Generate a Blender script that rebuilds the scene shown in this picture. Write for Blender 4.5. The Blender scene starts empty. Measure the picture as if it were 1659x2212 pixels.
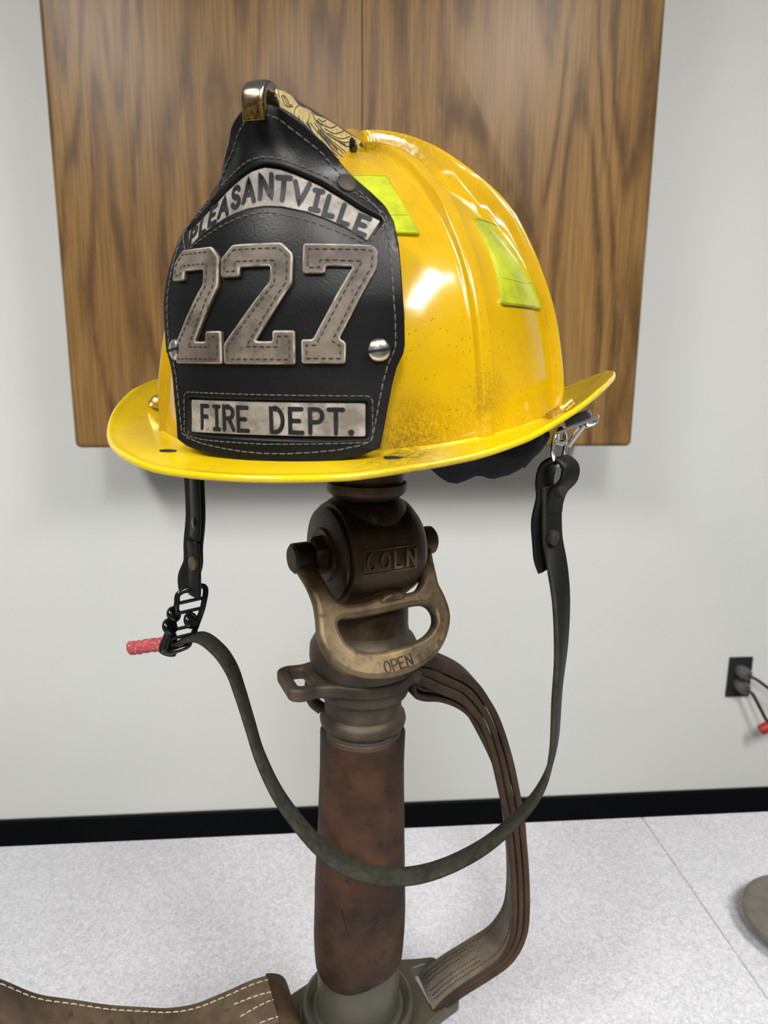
import bpy, bmesh, math, random
import numpy as np
from mathutils import Vector, Matrix, geometry, noise
random.seed(7)
PI = math.pi
R = math.radians
scene = bpy.context.scene
COL = scene.collection
TBL = 0.75                      # height of the table top above the floor

# ------------------------------------------------------------------ materials
class NT:
    def __init__(s, name):
        s.m = bpy.data.materials.new(name); s.m.use_nodes = True
        s.n = s.m.node_tree.nodes; s.l = s.m.node_tree.links
        s.b = s.n['Principled BSDF']
        s.tc = s.n.new('ShaderNodeTexCoord')
    def set(s, **k):
        for a, v in k.items():
            s.b.inputs[a.replace('_', ' ')].default_value = v
    def link(s, o, i): s.l.new(o, i)
    def mapping(s, scale, rot=(0, 0, 0), loc=(0, 0, 0), src=None):
        m = s.n.new('ShaderNodeMapping'); m.inputs['Scale'].default_value = scale
        m.inputs['Rotation'].default_value = rot; m.inputs['Location'].default_value = loc
        s.link(src or s.tc.outputs['Object'], m.inputs['Vector']); return m.outputs[0]
    def noise(s, vec, scale, detail=4, rough=.55, dist=0):
        t = s.n.new('ShaderNodeTexNoise'); s.link(vec, t.inputs['Vector'])
        t.inputs['Scale'].default_value = scale; t.inputs['Detail'].default_value = detail
        t.inputs['Roughness'].default_value = rough; t.inputs['Distortion'].default_value = dist
        return t.outputs['Fac']
    def voro(s, vec, scale, feature='F1'):
        t = s.n.new('ShaderNodeTexVoronoi'); t.feature = feature; s.link(vec, t.inputs['Vector'])
        t.inputs['Scale'].default_value = scale; return t.outputs['Distance']
    def ramp(s, fac, stops, interp='LINEAR'):
        t = s.n.new('ShaderNodeValToRGB'); s.link(fac, t.inputs[0]); t.color_ramp.interpolation = interp
        e = t.color_ramp.elements
        while len(e) < len(stops): e.new(.5)
        for q, (p, c) in zip(e, stops):
            q.position = p; q.color = c if len(c) == 4 else (*c, 1)
        return t.outputs['Color']
    def math(s, op, a, b=None, c=None):
        t = s.n.new('ShaderNodeMath'); t.operation = op
        for i, v in enumerate((a, b, c)):
            if v is None: continue
            if isinstance(v, (int, float)): t.inputs[i].default_value = v
            else: s.link(v, t.inputs[i])
        return t.outputs[0]
    def mix(s, fac, a, b, mode='MIX'):
        t = s.n.new('ShaderNodeMix'); t.data_type = 'RGBA'; t.blend_type = mode
        if isinstance(fac, (int, float)): t.inputs[0].default_value = fac
        else: s.link(fac, t.inputs[0])
        for i, v in ((6, a), (7, b)):
            if isinstance(v, tuple): t.inputs[i].default_value = v if len(v) == 4 else (*v, 1)
            else: s.link(v, t.inputs[i])
        return t.outputs[2]
    def bump(s, h, strength, dist=.001):
        t = s.n.new('ShaderNodeBump'); t.inputs['Strength'].default_value = strength
        t.inputs['Distance'].default_value = dist; s.link(h, t.inputs['Height'])
        s.link(t.outputs[0], s.b.inputs['Normal'])
    def col(s, c):
        if isinstance(c, tuple): s.b.inputs['Base Color'].default_value = (*c, 1)
        else: s.link(c, s.b.inputs['Base Color'])
    def rgh(s, r):
        if isinstance(r, (int, float)): s.b.inputs['Roughness'].default_value = r
        else: s.link(r, s.b.inputs['Roughness'])

def simple(name, c, rough=.5, metal=0., **k):
    t = NT(name); t.col(c); t.rgh(rough); t.set(Metallic=metal)
    for a, v in k.items(): t.b.inputs[a.replace('_', ' ')].default_value = v
    return t.m

def mottled(name, c1, c2, scale, rough=(.5, .7), metal=0., bump=.3, bscale=None, bdist=.0004, detail=6, lo=.36, hi=.64, c3=None, stretch=(1, 1, 1), spec=.22):
    t = NT(name); v = t.mapping(stretch)
    f = t.noise(v, scale, detail, .62)
    c = t.ramp(f, [(lo, c1), (hi, c2)])
    if c3:
        g = t.noise(v, scale * 5, 4, .6)
        c = t.mix(t.ramp(g, [(.58, (0, 0, 0)), (.72, (1, 1, 1))]), c, c3)
    t.col(c)
    t.rgh(t.math('MULTIPLY_ADD', f, rough[1] - rough[0], rough[0]))
    t.set(Metallic=metal, Specular_IOR_Level=spec)
    t.bump(t.noise(v, bscale or scale * 4, 5, .6), bump, bdist)
    return t.m

M = {}
def yellow():
    t = NT('yellow_shell_paint'); v = t.tc.outputs['Object']
    base = t.ramp(t.noise(v, 14, 6, .62), [(.30, (.325, .185, .001)), (.46, (.405, .242, .001)), (.68, (.475, .298, .0015))])
    # dark specks
    vz = t.voro(v, 330); mask = t.noise(v, 16, 3)
    sp = t.math('MULTIPLY', t.math('LESS_THAN', vz, .105), t.math('GREATER_THAN', mask, .50))
    vz2 = t.voro(v, 620); sp2 = t.math('MULTIPLY', t.math('LESS_THAN', vz2, .13), t.math('GREATER_THAN', t.noise(v, 23, 3), .53)); sp = t.math('MAXIMUM', sp, t.math('MULTIPLY', sp2, .8))
    base = t.mix(t.math('MULTIPLY', sp, .75), base, (.07, .035, .004))
    # grime film patches
    gr = t.ramp(t.noise(v, 38, 8, .72), [(.60, (0, 0, 0)), (.78, (1, 1, 1))])
    gr2 = t.ramp(t.noise(v, 7, 3), [(.52, (0, 0, 0)), (.66, (1, 1, 1))])
    g = t.math('MULTIPLY', t.math('MULTIPLY', gr, gr2), .8)
    base = t.mix(g, base, (.20, .12, .01))
    fine = t.ramp(t.noise(v, 700, 5, .8), [(.42, (0, 0, 0)), (.56, (1, 1, 1))])
    for cx, cy, cz, rad, am in ((.062, -.078, -.008, .030, 1.0), (.010, .012, .142, .026, .8), (.078, -.060, .000, .018, .4), (.108, -.020, .0, .016, .5), (.092, -.044, .012, .020, .55), (.030, .026, .138, .022, .6)):
        sub = t.n.new('ShaderNodeVectorMath'); sub.operation = 'DISTANCE'; t.link(v, sub.inputs[0]); sub.inputs[1].default_value = (cx, cy, cz)
        d1 = t.ramp(sub.outputs['Value'], [(.0, (1, 1, 1)), (rad, (0, 0, 0))])
        base = t.mix(t.math('MULTIPLY', t.math('MULTIPLY', d1, fine), am), base, (.07, .04, .006))
    t.col(base); t.rgh(t.math('MULTIPLY_ADD', g, .35, .15))
    t.set(Coat_Weight=.2, Coat_Roughness=.05, Specular_IOR_Level=.42)
    t.bump(t.noise(v, 70, 3, .6), .13, .0009)
    return t.m
M['yellow'] = yellow()
def brimyellow():
    t = NT('yellow_brim_paint'); v = t.tc.outputs['Object']
    base = t.ramp(t.noise(v, 9, 3), [(.3, (.53, .365, .001)), (.7, (.60, .425, .0015))])
    st = t.noise(t.mapping((60, 14, 14), src=v), 3, 7, .7)
    gr = t.ramp(st, [(.56, (0, 0, 0)), (.75, (1, 1, 1))])
    # worn dirty spot in front of the left corner of the shield and round the shell
    sub = t.n.new('ShaderNodeVectorMath'); sub.operation = 'DISTANCE'; t.link(v, sub.inputs[0]); sub.inputs[1].default_value = (.062, -.082, -.013)
    d1 = t.ramp(sub.outputs['Value'], [(.0, (1, 1, 1)), (.036, (0, 0, 0))])
    fine = t.ramp(t.noise(v, 320, 5, .75), [(.34, (0, 0, 0)), (.56, (1, 1, 1))])
    spot = t.math('MULTIPLY', t.math('MULTIPLY', d1, fine), 1.1)
    g = t.math('MAXIMUM', spot, t.math('MULTIPLY', gr, .22))
    base = t.mix(g, base, (.10, .065, .008))
    t.col(base); t.rgh(t.math('MULTIPLY_ADD', g, .4, .17))
    t.set(Coat_Weight=.15, Coat_Roughness=.06, Specular_IOR_Level=.42)
    return t.m
M['brim'] = brimyellow()
def lime():
    t = NT('lime_reflective_tape'); v = t.tc.outputs['Object']
    f = t.noise(v, 45, 6, .65)
    t.col(t.ramp(f, [(.3, (.17, .19, .006)), (.52, (.33, .375, .008)), (.75, (.44, .47, .03))]))
    t.rgh(.22); t.set(Coat_Weight=.6, Coat_Roughness=.08)
    t.bump(t.voro(v, 900), .25, .0003); return t.m
M['lime'] = lime()
def leather(name, c1, c2, rough, wr=.5):
    t = NT(name); v = t.tc.outputs['Object']
    t.col(t.ramp(t.noise(v, 22, 4), [(.35, c1), (.7, c2)]))
    w = t.voro(v, 900); big = t.noise(v, 60, 4)
    h = t.math('ADD', t.math('MULTIPLY', w, .35), big)
    t.rgh(t.math('MULTIPLY_ADD', t.noise(v, 30, 5), .22, rough))
    t.set(Specular_IOR_Level=.27)
    t.bump(h, wr, .0004); return t.m
M['leather'] = leather('black_shield_leather', (.0018, .0019, .0024), (.0042, .0044, .0052), .27, .35)
M['leather_edge'] = leather('worn_black_leather_edge', (.012, .011, .009), (.035, .03, .024), .6)
M['strap'] = leather('black_strap_leather', (.003, .003, .003), (.0075, .0075, .0072), .36, .2)
def fuzzy():
    t = NT('grey_green_suede_strap'); v = t.tc.outputs['Object']
    f = t.noise(v, 150, 6, .7)
    t.col(t.ramp(f, [(.3, (.010, .010, .007)), (.62, (.032, .033, .024)), (.78, (.07, .068, .05))]))
    t.rgh(.9); t.set(Specular_IOR_Level=.15); t.bump(t.noise(v, 500, 4), .6, .0006); return t.m
M['suede'] = fuzzy()
M['digit'] = mottled('taupe_digit_leather', (.058, .046, .036), (.150, .124, .098), 60, (.45, .7), 0, .35, 500, .0002, c3=(.045, .037, .028))
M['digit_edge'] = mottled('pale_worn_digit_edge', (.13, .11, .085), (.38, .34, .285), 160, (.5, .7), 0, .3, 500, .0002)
M['digit_side'] = mottled('dark_digit_side', (.025, .02, .013), (.06, .048, .032), 300, (.7, .8), 0, .6, 700, .0003)
M['panel'] = mottled('silvered_grey_panel_leather', (.125, .112, .095), (.29, .265, .235), 80, (.35, .6), 0, .5, 600, .0003, c3=(.11, .095, .075))
M['ink'] = mottled('black_letter_ink', (.005, .0055, .007), (.014, .015, .017), 200, (.35, .55), 0, .4, 900, .0002)
M['thread'] = simple('grey_thread', (.075, .066, .053), .75)
M['thread_dark'] = simple('dark_thread', (.022, .018, .014), .75)
M['steel'] = mottled('nickel_steel', (.50, .48, .45), (.66, .64, .61), 60, (.16, .32), 1., .08, 300, .0002)
M['chrome'] = simple('chrome', (.82, .82, .84), .08, 1.)
M['darkrivet'] = mottled('dark_rivet', (.020, .016, .014), (.045, .036, .030), 200, (.4, .6), .4, .2)
M['blackmetal'] = simple('black_enamelled_metal', (.006, .006, .007), .14, .3)
M['brassbolt'] = mottled('brass_bolt', (.55, .38, .10), (.80, .62, .28), 400, (.2, .4), 1., .3, 900, .0002)
M['dullbrass'] = simple('dull_brass', (.085, .065, .028), .5, .2)
def hookbrass():
    t = NT('worn_nickel_over_brass'); v = t.tc.outputs['Object']
    sep = t.n.new('ShaderNodeSeparateXYZ'); t.link(v, sep.inputs[0])
    hz = t.ramp(t.math('ADD', sep.outputs[2], t.math('MULTIPLY', t.noise(v, 350, 4), .012)), [(.1345, (1, 1, 1)), (.1395, (0, 0, 0))])
    g = t.ramp(t.noise(v, 700, 5, .8), [(.38, (.10, .045, .012)), (.52, (.30, .17, .04)), (.68, (.85, .62, .18))])
    t.col(t.mix(hz, (.26, .235, .21), g)); t.rgh(.22); t.set(Metallic=1.); return t.m
M['hook'] = hookbrass()
M['holdergrey'] = mottled('grey_enamel_ground', (.045, .047, .050), (.08, .082, .085), 200, (.3, .5), .5, .1)
M['gold'] = mottled('worn_gold_leaf', (.48, .35, .13), (.74, .60, .29), 300, (.3, .45), .25, .3, 900, .0002, c3=(.16, .12, .05))
M['liner'] = mottled('black_liner_cloth', (.004, .004, .007), (.009, .009, .013), 60, (.8, .9), 0, .4, 500, .0004)
M['redtip'] = mottled('red_rubber_dip', (.24, .02, .03), (.40, .075, .085), 180, (.25, .45), 0, .8, 500, .0006, c3=(.75, .50, .46))
M['bronze'] = mottled('dark_bronze', (.020, .0125, .0075), (.080, .051, .028), 30, (.36, .52), .5, .35, 240, .0006, c3=(.055, .045, .030))
M['bronze_lt'] = mottled('rubbed_bronze', (.055, .039, .023), (.20, .145, .082), 40, (.32, .52), .5, .4, 260, .0006, c3=(.05, .045, .030))
M['bronze_grey'] = mottled('dull_grey_bronze', (.030, .023, .016), (.082, .066, .046), 30, (.42, .6), .35, .25, 240, .0005, c3=(.04, .038, .03))
M['green'] = mottled('grey_green_bronze', (.048, .045, .033), (.082, .076, .057), 22, (.3, .45), .3, .12, 200, .0003, lo=.3, hi=.7)
M['sleeve'] = mottled('brown_leather_sleeve', (.0065, .0040, .0030), (.050, .022, .0095), 24, (.5, .7), 0, 1.0, 150, .0014, c3=(.007, .005, .0045))
M['sleeve_end'] = M['sleeve']
M['brownstrap'] = mottled('brown_strap_edge', (.009, .0058, .0038), (.046, .025, .0125), 40, (.5, .7), 0, .7, 300, .0007, c3=(.012, .009, .006), stretch=(1, 1, .35))
M['tanstrap'] = mottled('taupe_strap_face', (.055, .043, .031), (.105, .086, .064), 40, (.6, .8), 0, .6, 240, .0006, c3=(.06, .04, .028))
M['straptop'] = mottled('brown_strap_face', (.035, .023, .014), (.092, .066, .043), 30, (.5, .7), 0, .6, 240, .0006, c3=(.04, .025, .015))
M['plate'] = simple('black_outlet_plate', (.022, .022, .024), .35)
M['plug'] = simple('grey_plug', (.09, .09, .093), .3)
M['cord'] = simple('black_cord', (.012, .012, .013), .4)
M['redtag'] = simple('red_plastic', (.40, .022, .016), .45)
M['baseboard'] = simple('black_baseboard', (.0025, .003, .0045), .5, Specular_IOR_Level=.12)
M['discmetal'] = mottled('dull_cast_metal', (.13, .118, .10), (.21, .19, .165), 30, (.4, .6), .4, .25, 200, .0005)
M['legmetal'] = simple('dark_table_leg', (.03, .03, .03), .4, .5)
def wallmat():
    t = NT('white_wall_paint'); v = t.tc.outputs['Object']
    c = t.ramp(t.noise(v, 1.3, 3), [(.3, (.725, .735, .72)), (.7, (.77, .78, .765))])
    sm = t.ramp(t.noise(v, 9, 6, .7), [(.70, (0, 0, 0)), (.80, (1, 1, 1))])
    c = t.mix(t.math('MULTIPLY', sm, .25), c, (.5, .5, .47))
    t.col(c); t.rgh(.6); t.bump(t.noise(v, 160, 4), .12, .001); return t.m
M['wall'] = wallmat()
M['far'] = simple('far_wall_paint', (.22, .215, .205), .7)
M['ceil'] = simple('ceiling_white', (.8, .8, .78), .8)
M['floor'] = mottled('grey_floor', (.13, .125, .12), (.18, .175, .17), 12, (.4, .6), 0, .05)
def tablemat():
    t = NT('speckled_grey_laminate'); v = t.tc.outputs['Object']
    f = t.noise(v, 430, 4, .7); g = t.noise(v, 190, 3, .6); h = t.noise(v, 14, 4, .6)
    a = t.ramp(f, [(.36, (.285, .288, .308)), (.5, (.455, .459, .482)), (.64, (.65, .656, .688))])
    b = t.ramp(g, [(.35, (.37, .375, .40)), (.65, (.51, .516, .544))])
    c = t.mix(.45, a, b); c = t.mix(.10, c, t.ramp(h, [(.35, (.40, .40, .44)), (.65, (.57, .57, .61))]))
    t.col(c); t.rgh(.38); t.bump(t.noise(v, 420, 3), .35, .0006); return t.m
M['table'] = tablemat()
def oak():
    t = NT('stained_oak'); v = t.tc.outputs['Object']
    sep = t.n.new('ShaderNodeSeparateXYZ'); t.link(v, sep.inputs[0])
    X, Z = sep.outputs[0], sep.outputs[2]
    # cathedral figure: contour bands of a slow field stretched along the grain
    fld = t.noise(t.mapping((7.5, 1, 1.05)), 1.0, 1.5, .45, .1)
    wob = t.noise(t.mapping((34, 1, 5)), 1.0, 3, .6)
    ph = t.math('ADD', t.math('MULTIPLY', fld, 58), t.math('MULTIPLY', wob, 3.6))
    band = t.math('MULTIPLY_ADD', t.math('SINE', ph), .5, .5)
    band = t.math('POWER', band, 2.2)
    brk = t.ramp(t.noise(t.mapping((45, 1, 9)), 1.0, 4, .65), [(.34, (.35, .35, .35)), (.56, (1, 1, 1))])
    dark = t.math('MULTIPLY', band, brk)
    fib = t.noise(t.mapping((420, 1, 6)), 1.0, 4, .7)
    tone = t.noise(t.mapping((3.5, 1, .5)), 1.0, 2)
    base = t.ramp(tone, [(.3, (.215, .118, .039)), (.7, (.295, .168, .058))])
    fibc = t.ramp(fib, [(.34, (.42, .42, .40)), (.60, (1.12, 1.12, 1.12))])
    base = t.mix(.75, base, fibc, 'MULTIPLY')
    c = t.mix(t.math('MULTIPLY', dark, .80), base, (.070, .036, .014))
    t.col(c); t.rgh(t.math('MULTIPLY_ADD', fib, .12, .27)); t.set(Specular_IOR_Level=.24)
    t.bump(fib, .12, .0006); return t.m
M['oak'] = oak()
M['oakside'] = M['oak']
def emis(name, c, s):
    m = bpy.data.materials.new(name); m.use_nodes = True
    b = m.node_tree.nodes['Principled BSDF']; b.inputs['Base Color'].default_value = (.9, .9, .9, 1)
    b.inputs['Emission Color'].default_value = (*c, 1); b.inputs['Emission Strength'].default_value = s; return m
M['lamp'] = emis('lamp_diffuser', (1, .985, .95), 33.0)

# ------------------------------------------------------------------ object helpers
def empty(name, loc, label, cat, rot=(0, 0, 0), group=None):
    o = bpy.data.objects.new(name, None); COL.objects.link(o); o.empty_display_size = .02
    o.location = loc; o.rotation_euler = rot; o['label'] = label; o['category'] = cat
    if group: o['group'] = group
    return o
def rootmat(o): return Matrix.LocRotScale(o.location, o.rotation_euler, None)
def mk(name, verts, faces, mat, parent=None, smooth=40, fmat=None, world=None, label=None, bevel=None, structure=False, solid=None):
    """world: matrix of the parent chain; verts given in world space are brought into the parent's space"""
    if world is not None:
        inv = world.inverted(); verts = [inv @ Vector(v) for v in verts]
    me = bpy.data.meshes.new(name); me.from_pydata([tuple(v) for v in verts], [], faces); me.update()
    bm = bmesh.new(); bm.from_mesh(me); bmesh.ops.remove_doubles(bm, verts=bm.verts, dist=1e-6)
    if smooth is not None:
        for f in bm.faces: f.smooth = True
        a = math.radians(smooth)
        for e in bm.edges:
            if len(e.link_faces) == 2 and e.calc_face_angle(0) > a: e.smooth = False
    if not fmat: bmesh.ops.recalc_face_normals(bm, faces=bm.faces)
    bm.to_mesh(me); bm.free()
    mats = mat if isinstance(mat, (list, tuple)) else [mat]
    for q in mats: me.materials.append(M[q] if isinstance(q, str) else q)
    if fmat:
        if len(fmat) == len(me.polygons):
            for p, i in zip(me.polygons, fmat): p.material_index = i
        bm = bmesh.new(); bm.from_mesh(me); bmesh.ops.recalc_face_normals(bm, faces=bm.faces); bm.to_mesh(me); bm.free()
    o = bpy.data.objects.new(name, me); COL.objects.link(o)
    if parent: o.parent = parent
    if label: o['label'] = label
    if structure: o['kind'] = 'structure'
    if solid:
        s = o.modifiers.new('solid', 'SOLIDIFY'); s.thickness = solid; s.offset = -1
    if bevel:
        b = o.modifiers.new('bevel', 'BEVEL'); b.width = bevel; b.segments = 3; b.limit_method = 'ANGLE'
    return o
class G:
    """collects pieces into one mesh"""
    def __init__(s): s.v = []; s.f = []; s.m = []
    def add(s, v, f, mi=0):
        k = len(s.v); s.v += [Vector(p) for p in v]; s.f += [tuple(i + k for i in q) for q in f]; s.m += [mi] * len(f)
    def box(s, a, b, mi=0, mat=None):
        v = [Vector((x, y, z)) for x in (a[0], b[0]) for y in (a[1], b[1]) for z in (a[2], b[2])]
        if mat: v = [mat @ p for p in v]
        s.add(v, [(0, 1, 3, 2), (4, 6, 7, 5), (0, 4, 5, 1), (2, 3, 7, 6), (0, 2, 6, 4), (1, 5, 7, 3)], mi)
    def lathe(s, prof, n=48, mat=None, mi=0, cap=True, fn=None):
        v = []; f = []
        for r, z in prof:
            for i in range(n):
                a = 2 * PI * i / n; p = Vector((r * math.cos(a), r * math.sin(a), z))
                if fn: p = fn(p, a)
                v.append(mat @ p if mat else p)
        m = len(prof)
        for j in range(m - 1):
            for i in range(n):
                k = (i + 1) % n; f.append((j * n + i, j * n + k, (j + 1) * n + k, (j + 1) * n + i))
        if cap:
            if prof[0][0] > 1e-6: f.append(tuple(range(n - 1, -1, -1)))
            if prof[-1][0] > 1e-6: f.append(tuple((m - 1) * n + i for i in range(n)))
        s.add(v, f, mi)
    def tube(s, pts, rad, n=10, closed=False, mi=0, squash=None):
        pts = [Vector(p) for p in pts]; N = len(pts); v = []; f = []
        up = Vector((0, 0, 1)); prev = None
        for i, p in enumerate(pts):
            if closed: t = pts[(i + 1) % N] - pts[i - 1]
            else: t = pts[min(i + 1, N - 1)] - pts[max(i - 1, 0)]
            t.normalize()
            if prev is None:
                a = up if abs(t.dot(up)) < .9 else Vector((1, 0, 0)); u = (a - t * a.dot(t)).normalized()
            else: u = (prev - t * prev.dot(t)).normalized()
            prev = u; w = t.cross(u); r = rad[i] if isinstance(rad, (list, tuple)) else rad
            for k in range(n):
                a = 2 * PI * k / n; v.append(p + u * (r * math.cos(a)) + w * (r * math.sin(a) * (squash or 1)))
        for i in range(N if closed else N - 1):
            j = (i + 1) % N
            for k in range(n):
                q = (k + 1) % n; f.append((i * n + k, i * n + q, j * n + q, j * n + k))
        if not closed: f.append(tuple(range(n - 1, -1, -1))); f.append(tuple((N - 1) * n + k for k in range(n)))
        s.add(v, f, mi)
    def obj(s, name, mat, parent=None, **k):
        return mk(name, s.v, s.f, mat, parent, fmat=s.m if isinstance(mat, (list, tuple)) else None, **k)

def interp(x, xs, ys): return float(np.interp(x, xs, ys))
def crom(pts, per=8, closed=False):
    P = [Vector(p) for p in pts]; n = len(P); out = []
    for i in range(n if closed else n - 1):
        p0 = P[(i - 1) % n] if (closed or i > 0) else P[0] * 2 - P[1]
        p1 = P[i]; p2 = P[(i + 1) % n]
        p3 = P[(i + 2) % n] if (closed or i + 2 < n) else P[-1] * 2 - P[-2]
        for k in range(per):
            t = k / per
            out.append(.5 * ((2 * p1) + (p2 - p0) * t + (2 * p0 - 5 * p1 + 4 * p2 - p3) * t * t + (3 * p1 - p0 - 3 * p2 + p3) * t ** 3))
    if not closed: out.append(P[-1])
    return out
def resample(pts, step, closed=False):
    P = [Vector(p) for p in pts]
    if closed: P = P + [P[0]]
    out = []
    for a, b in zip(P, P[1:]):
        n = max(1, int(round((b - a).length / step)))
        for i in range(n): out.append(a.lerp(b, i / n))
    if not closed: out.append(P[-1])
    return out
def roundpoly(pts, r, seg=4):
    P = [Vector(p).to_2d() for p in pts]; n = len(P); out = []
    for i in range(n):
        a, b, c = P[i - 1], P[i], P[(i + 1) % n]
        d1 = (a - b); d2 = (c - b); l = min(r, d1.length * .45, d2.length * .45)
        s = b + d1.normalized() * l; e = b + d2.normalized() * l
        for k in range(seg + 1):
            t = k / seg; out.append(s * (1 - t) ** 2 + b * 2 * t * (1 - t) + e * t * t)
    return out
def area(P): return sum(a.x * b.y - b.x * a.y for a, b in zip(P, P[1:] + P[:1])) / 2
def offset(P, d):
    """move a closed ring inward (d>0) for a counter-clockwise ring"""
    n = len(P); out = []
    for i in range(n):
        a, b, c = P[i - 1], P[i], P[(i + 1) % n]
        t1 = (b - a).normalized(); t2 = (c - b).normalized()
        n1 = Vector((-t1.y, t1.x)); n2 = Vector((-t2.y, t2.x)); m = (n1 + n2)
        if m.length < 1e-6: m = n1
        m.normalize(); k = max(.5, m.dot(n1)); out.append(b + m * (d / k))
    return out
def inside(p, P):
    c = False; n = len(P); j = n - 1
    for i in range(n):
        if (P[i].y > p.y) != (P[j].y > p.y) and p.x < (P[j].x - P[i].x) * (p.y - P[i].y) / (P[j].y - P[i].y) + P[i].x: c = not c
        j = i
    return c
def fill(rings, step):
    """triangulate ring 0 minus the others with interior points"""
    v = []; e = []
    for Rg in rings:
        k = len(v); v += [p.copy() for p in Rg]; e += [(k + i, k + (i + 1) % len(Rg)) for i in range(len(Rg))]
    x0 = min(p.x for p in rings[0]); x1 = max(p.x for p in rings[0]); y0 = min(p.y for p in rings[0]); y1 = max(p.y for p in rings[0])
    nb = len(v); bound = np.array([(p.x, p.y) for p in v])
    y = y0 + step * .5; row = 0
    while y < y1:
        x = x0 + step * (.25 + .5 * (row % 2))
        while x < x1:
            p = Vector((x, y))
            if np.min((bound[:, 0] - x) ** 2 + (bound[:, 1] - y) ** 2) > (step * .45) ** 2 and inside(p, rings[0]) and not any(inside(p, h) for h in rings[1:]): v.append(p)
            x += step
        y += step * .87; row += 1
    r = geometry.delaunay_2d_cdt(v, e, [], 0, 1e-7)
    vv, ff = r[0], r[2]; out = []
    for f in ff:
        c = sum((vv[i] for i in f), Vector((0, 0))) / len(f)
        if inside(c, rings[0]) and not any(inside(c, h) for h in rings[1:]): out.append(tuple(f))
    return vv, out
def plate(g, outer, holes, mapf, top, bot, bev=.0004, step=.004, mt=0, mb=1, ms=2, back=False, rnd=2):
    """a sheet cut to an outline, mapf(x, y, off) puts it on a surface; top face, bevelled rim, side walls"""
    rings = []
    for i, Rg in enumerate([outer] + list(holes)):
        Rg = [Vector(p).to_2d() for p in Rg]; Rg = [p for k, p in enumerate(resample(Rg, step * .8, True))]
        if (area(Rg) > 0) != (i == 0): Rg = Rg[::-1]
        rings.append(Rg)
    ins = [offset(r, bev) for r in rings]
    vv, ff = fill(ins, step)
    g.add([mapf(p.x, p.y, top) for p in vv], ff, mt)
    if back: g.add([mapf(p.x, p.y, bot) for p in vv], ff, mt)
    for r, q in zip(rings, ins):
        n = len(r); lv = [(q, 0, 0.)]
        for k in range(1, rnd + 1):
            a = k / rnd * PI / 2; lv.append((None, math.sin(a), 1 - math.cos(a)))
        pts = []
        for k in range(rnd + 1):
            a = k / rnd * PI / 2; s_ = math.sin(a); h = top - bev * (1 - math.cos(a))
            pts.append([mapf(*(qq.lerp(rr, s_)), h) for qq, rr in zip(q, r)])
        if back:
            for k in range(rnd, -1, -1):
                a = k / rnd * PI / 2; s_ = math.sin(a); h = bot + bev * (1 - math.cos(a))
                pts.append([mapf(*(qq.lerp(rr, s_)), h) for qq, rr in zip(q, r)])
        else: pts.append([mapf(p.x, p.y, bot) for p in r])
        flat = [p for row in pts for p in row]
        for j in range(len(pts) - 1):
            f = [(j * n + i, j * n + (i + 1) % n, (j + 1) * n + (i + 1) % n, (j + 1) * n + i) for i in range(n)]
            g.add([], [], 0)
            k0 = len(g.v)
            g.v += pts[j] + pts[j + 1]
            g.f += [(k0 + i, k0 + (i + 1) % n, k0 + n + (i + 1) % n, k0 + n + i) for i in range(n)]
            g.m += [mb if (j < rnd or (back and j > rnd)) else ms] * n
def ribbon(g, path, wdir, width, thick, mats=(0, 0, 1), lift=0., rnd=True):
    """flat strap: path = centre line, wdir = direction across the strap; mats = (outer face, inner face, edges)"""
    P = [Vector(p) for p in path]; n = len(P); rows = []
    for i in range(n):
        t = (P[min(i + 1, n - 1)] - P[max(i - 1, 0)]).normalized()
        w = Vector(wdir[i] if isinstance(wdir, list) else wdir); w = (w - t * w.dot(t)).normalized(); nn = t.cross(w)
        W = (width[i] if isinstance(width, list) else width) / 2; T = (thick[i] if isinstance(thick, list) else thick) / 2
        c = P[i] + nn * (lift[i] if isinstance(lift, list) else lift); b = min(T * .6, .0009)
        sec = [(-W + b, T), (W - b, T), (W, T - b), (W, -T + b), (W - b, -T), (-W + b, -T), (-W, -T + b), (-W, T - b)]
        rows.append([c + w * x + nn * y for x, y in sec])
    m = 8; mid = [mats[0], mats[2], mats[2], mats[2], mats[1], mats[2], mats[2], mats[2]]
    k0 = len(g.v); g.v += [p for r in rows for p in r]
    for i in range(n - 1):
        for k in range(m):
            q = (k + 1) % m; g.f.append((k0 + i * m + k, k0 + i * m + q, k0 + (i + 1) * m + q, k0 + (i + 1) * m + k)); g.m.append(mid[k])
    g.f.append(tuple(k0 + k for k in range(m - 1, -1, -1))); g.m.append(mats[2])
    g.f.append(tuple(k0 + (n - 1) * m + k for k in range(m))); g.m.append(mats[2])
def stitches(g, pts, mapf, length=.0027, gap=.0009, rad=.00024, closed=False, off=0., mi=0, jit=.12):
    """thread stitches lying along a line on a mapped surface"""
    P = [Vector(p).to_2d() for p in pts]
    if closed: P.append(P[0])
    L = [0.]
    for a, b in zip(P, P[1:]): L.append(L[-1] + (b - a).length)
    xs = [p.x for p in P]; ys = [p.y for p in P]; s = 0.
    n = max(1, int(round(L[-1] / (length + gap)))); st = L[-1] / n
    for i in range(n):
        a = i * st + gap / 2; b = (i + 1) * st - gap / 2; q = []
        for k, (t, h) in enumerate(((0, -.6), (.18, .7), (.5, 1.0), (.82, .7), (1, -.6))):
            d = a + (b - a) * t; x = interp(d, L, xs); y = interp(d, L, ys)
            q.append(mapf(x + random.uniform(-1, 1) * rad * jit, y + random.uniform(-1, 1) * rad * jit, off + rad * h))
        g.tube(q, [rad * .7, rad, rad * 1.1, rad, rad * .7], 6, mi=mi)
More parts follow.
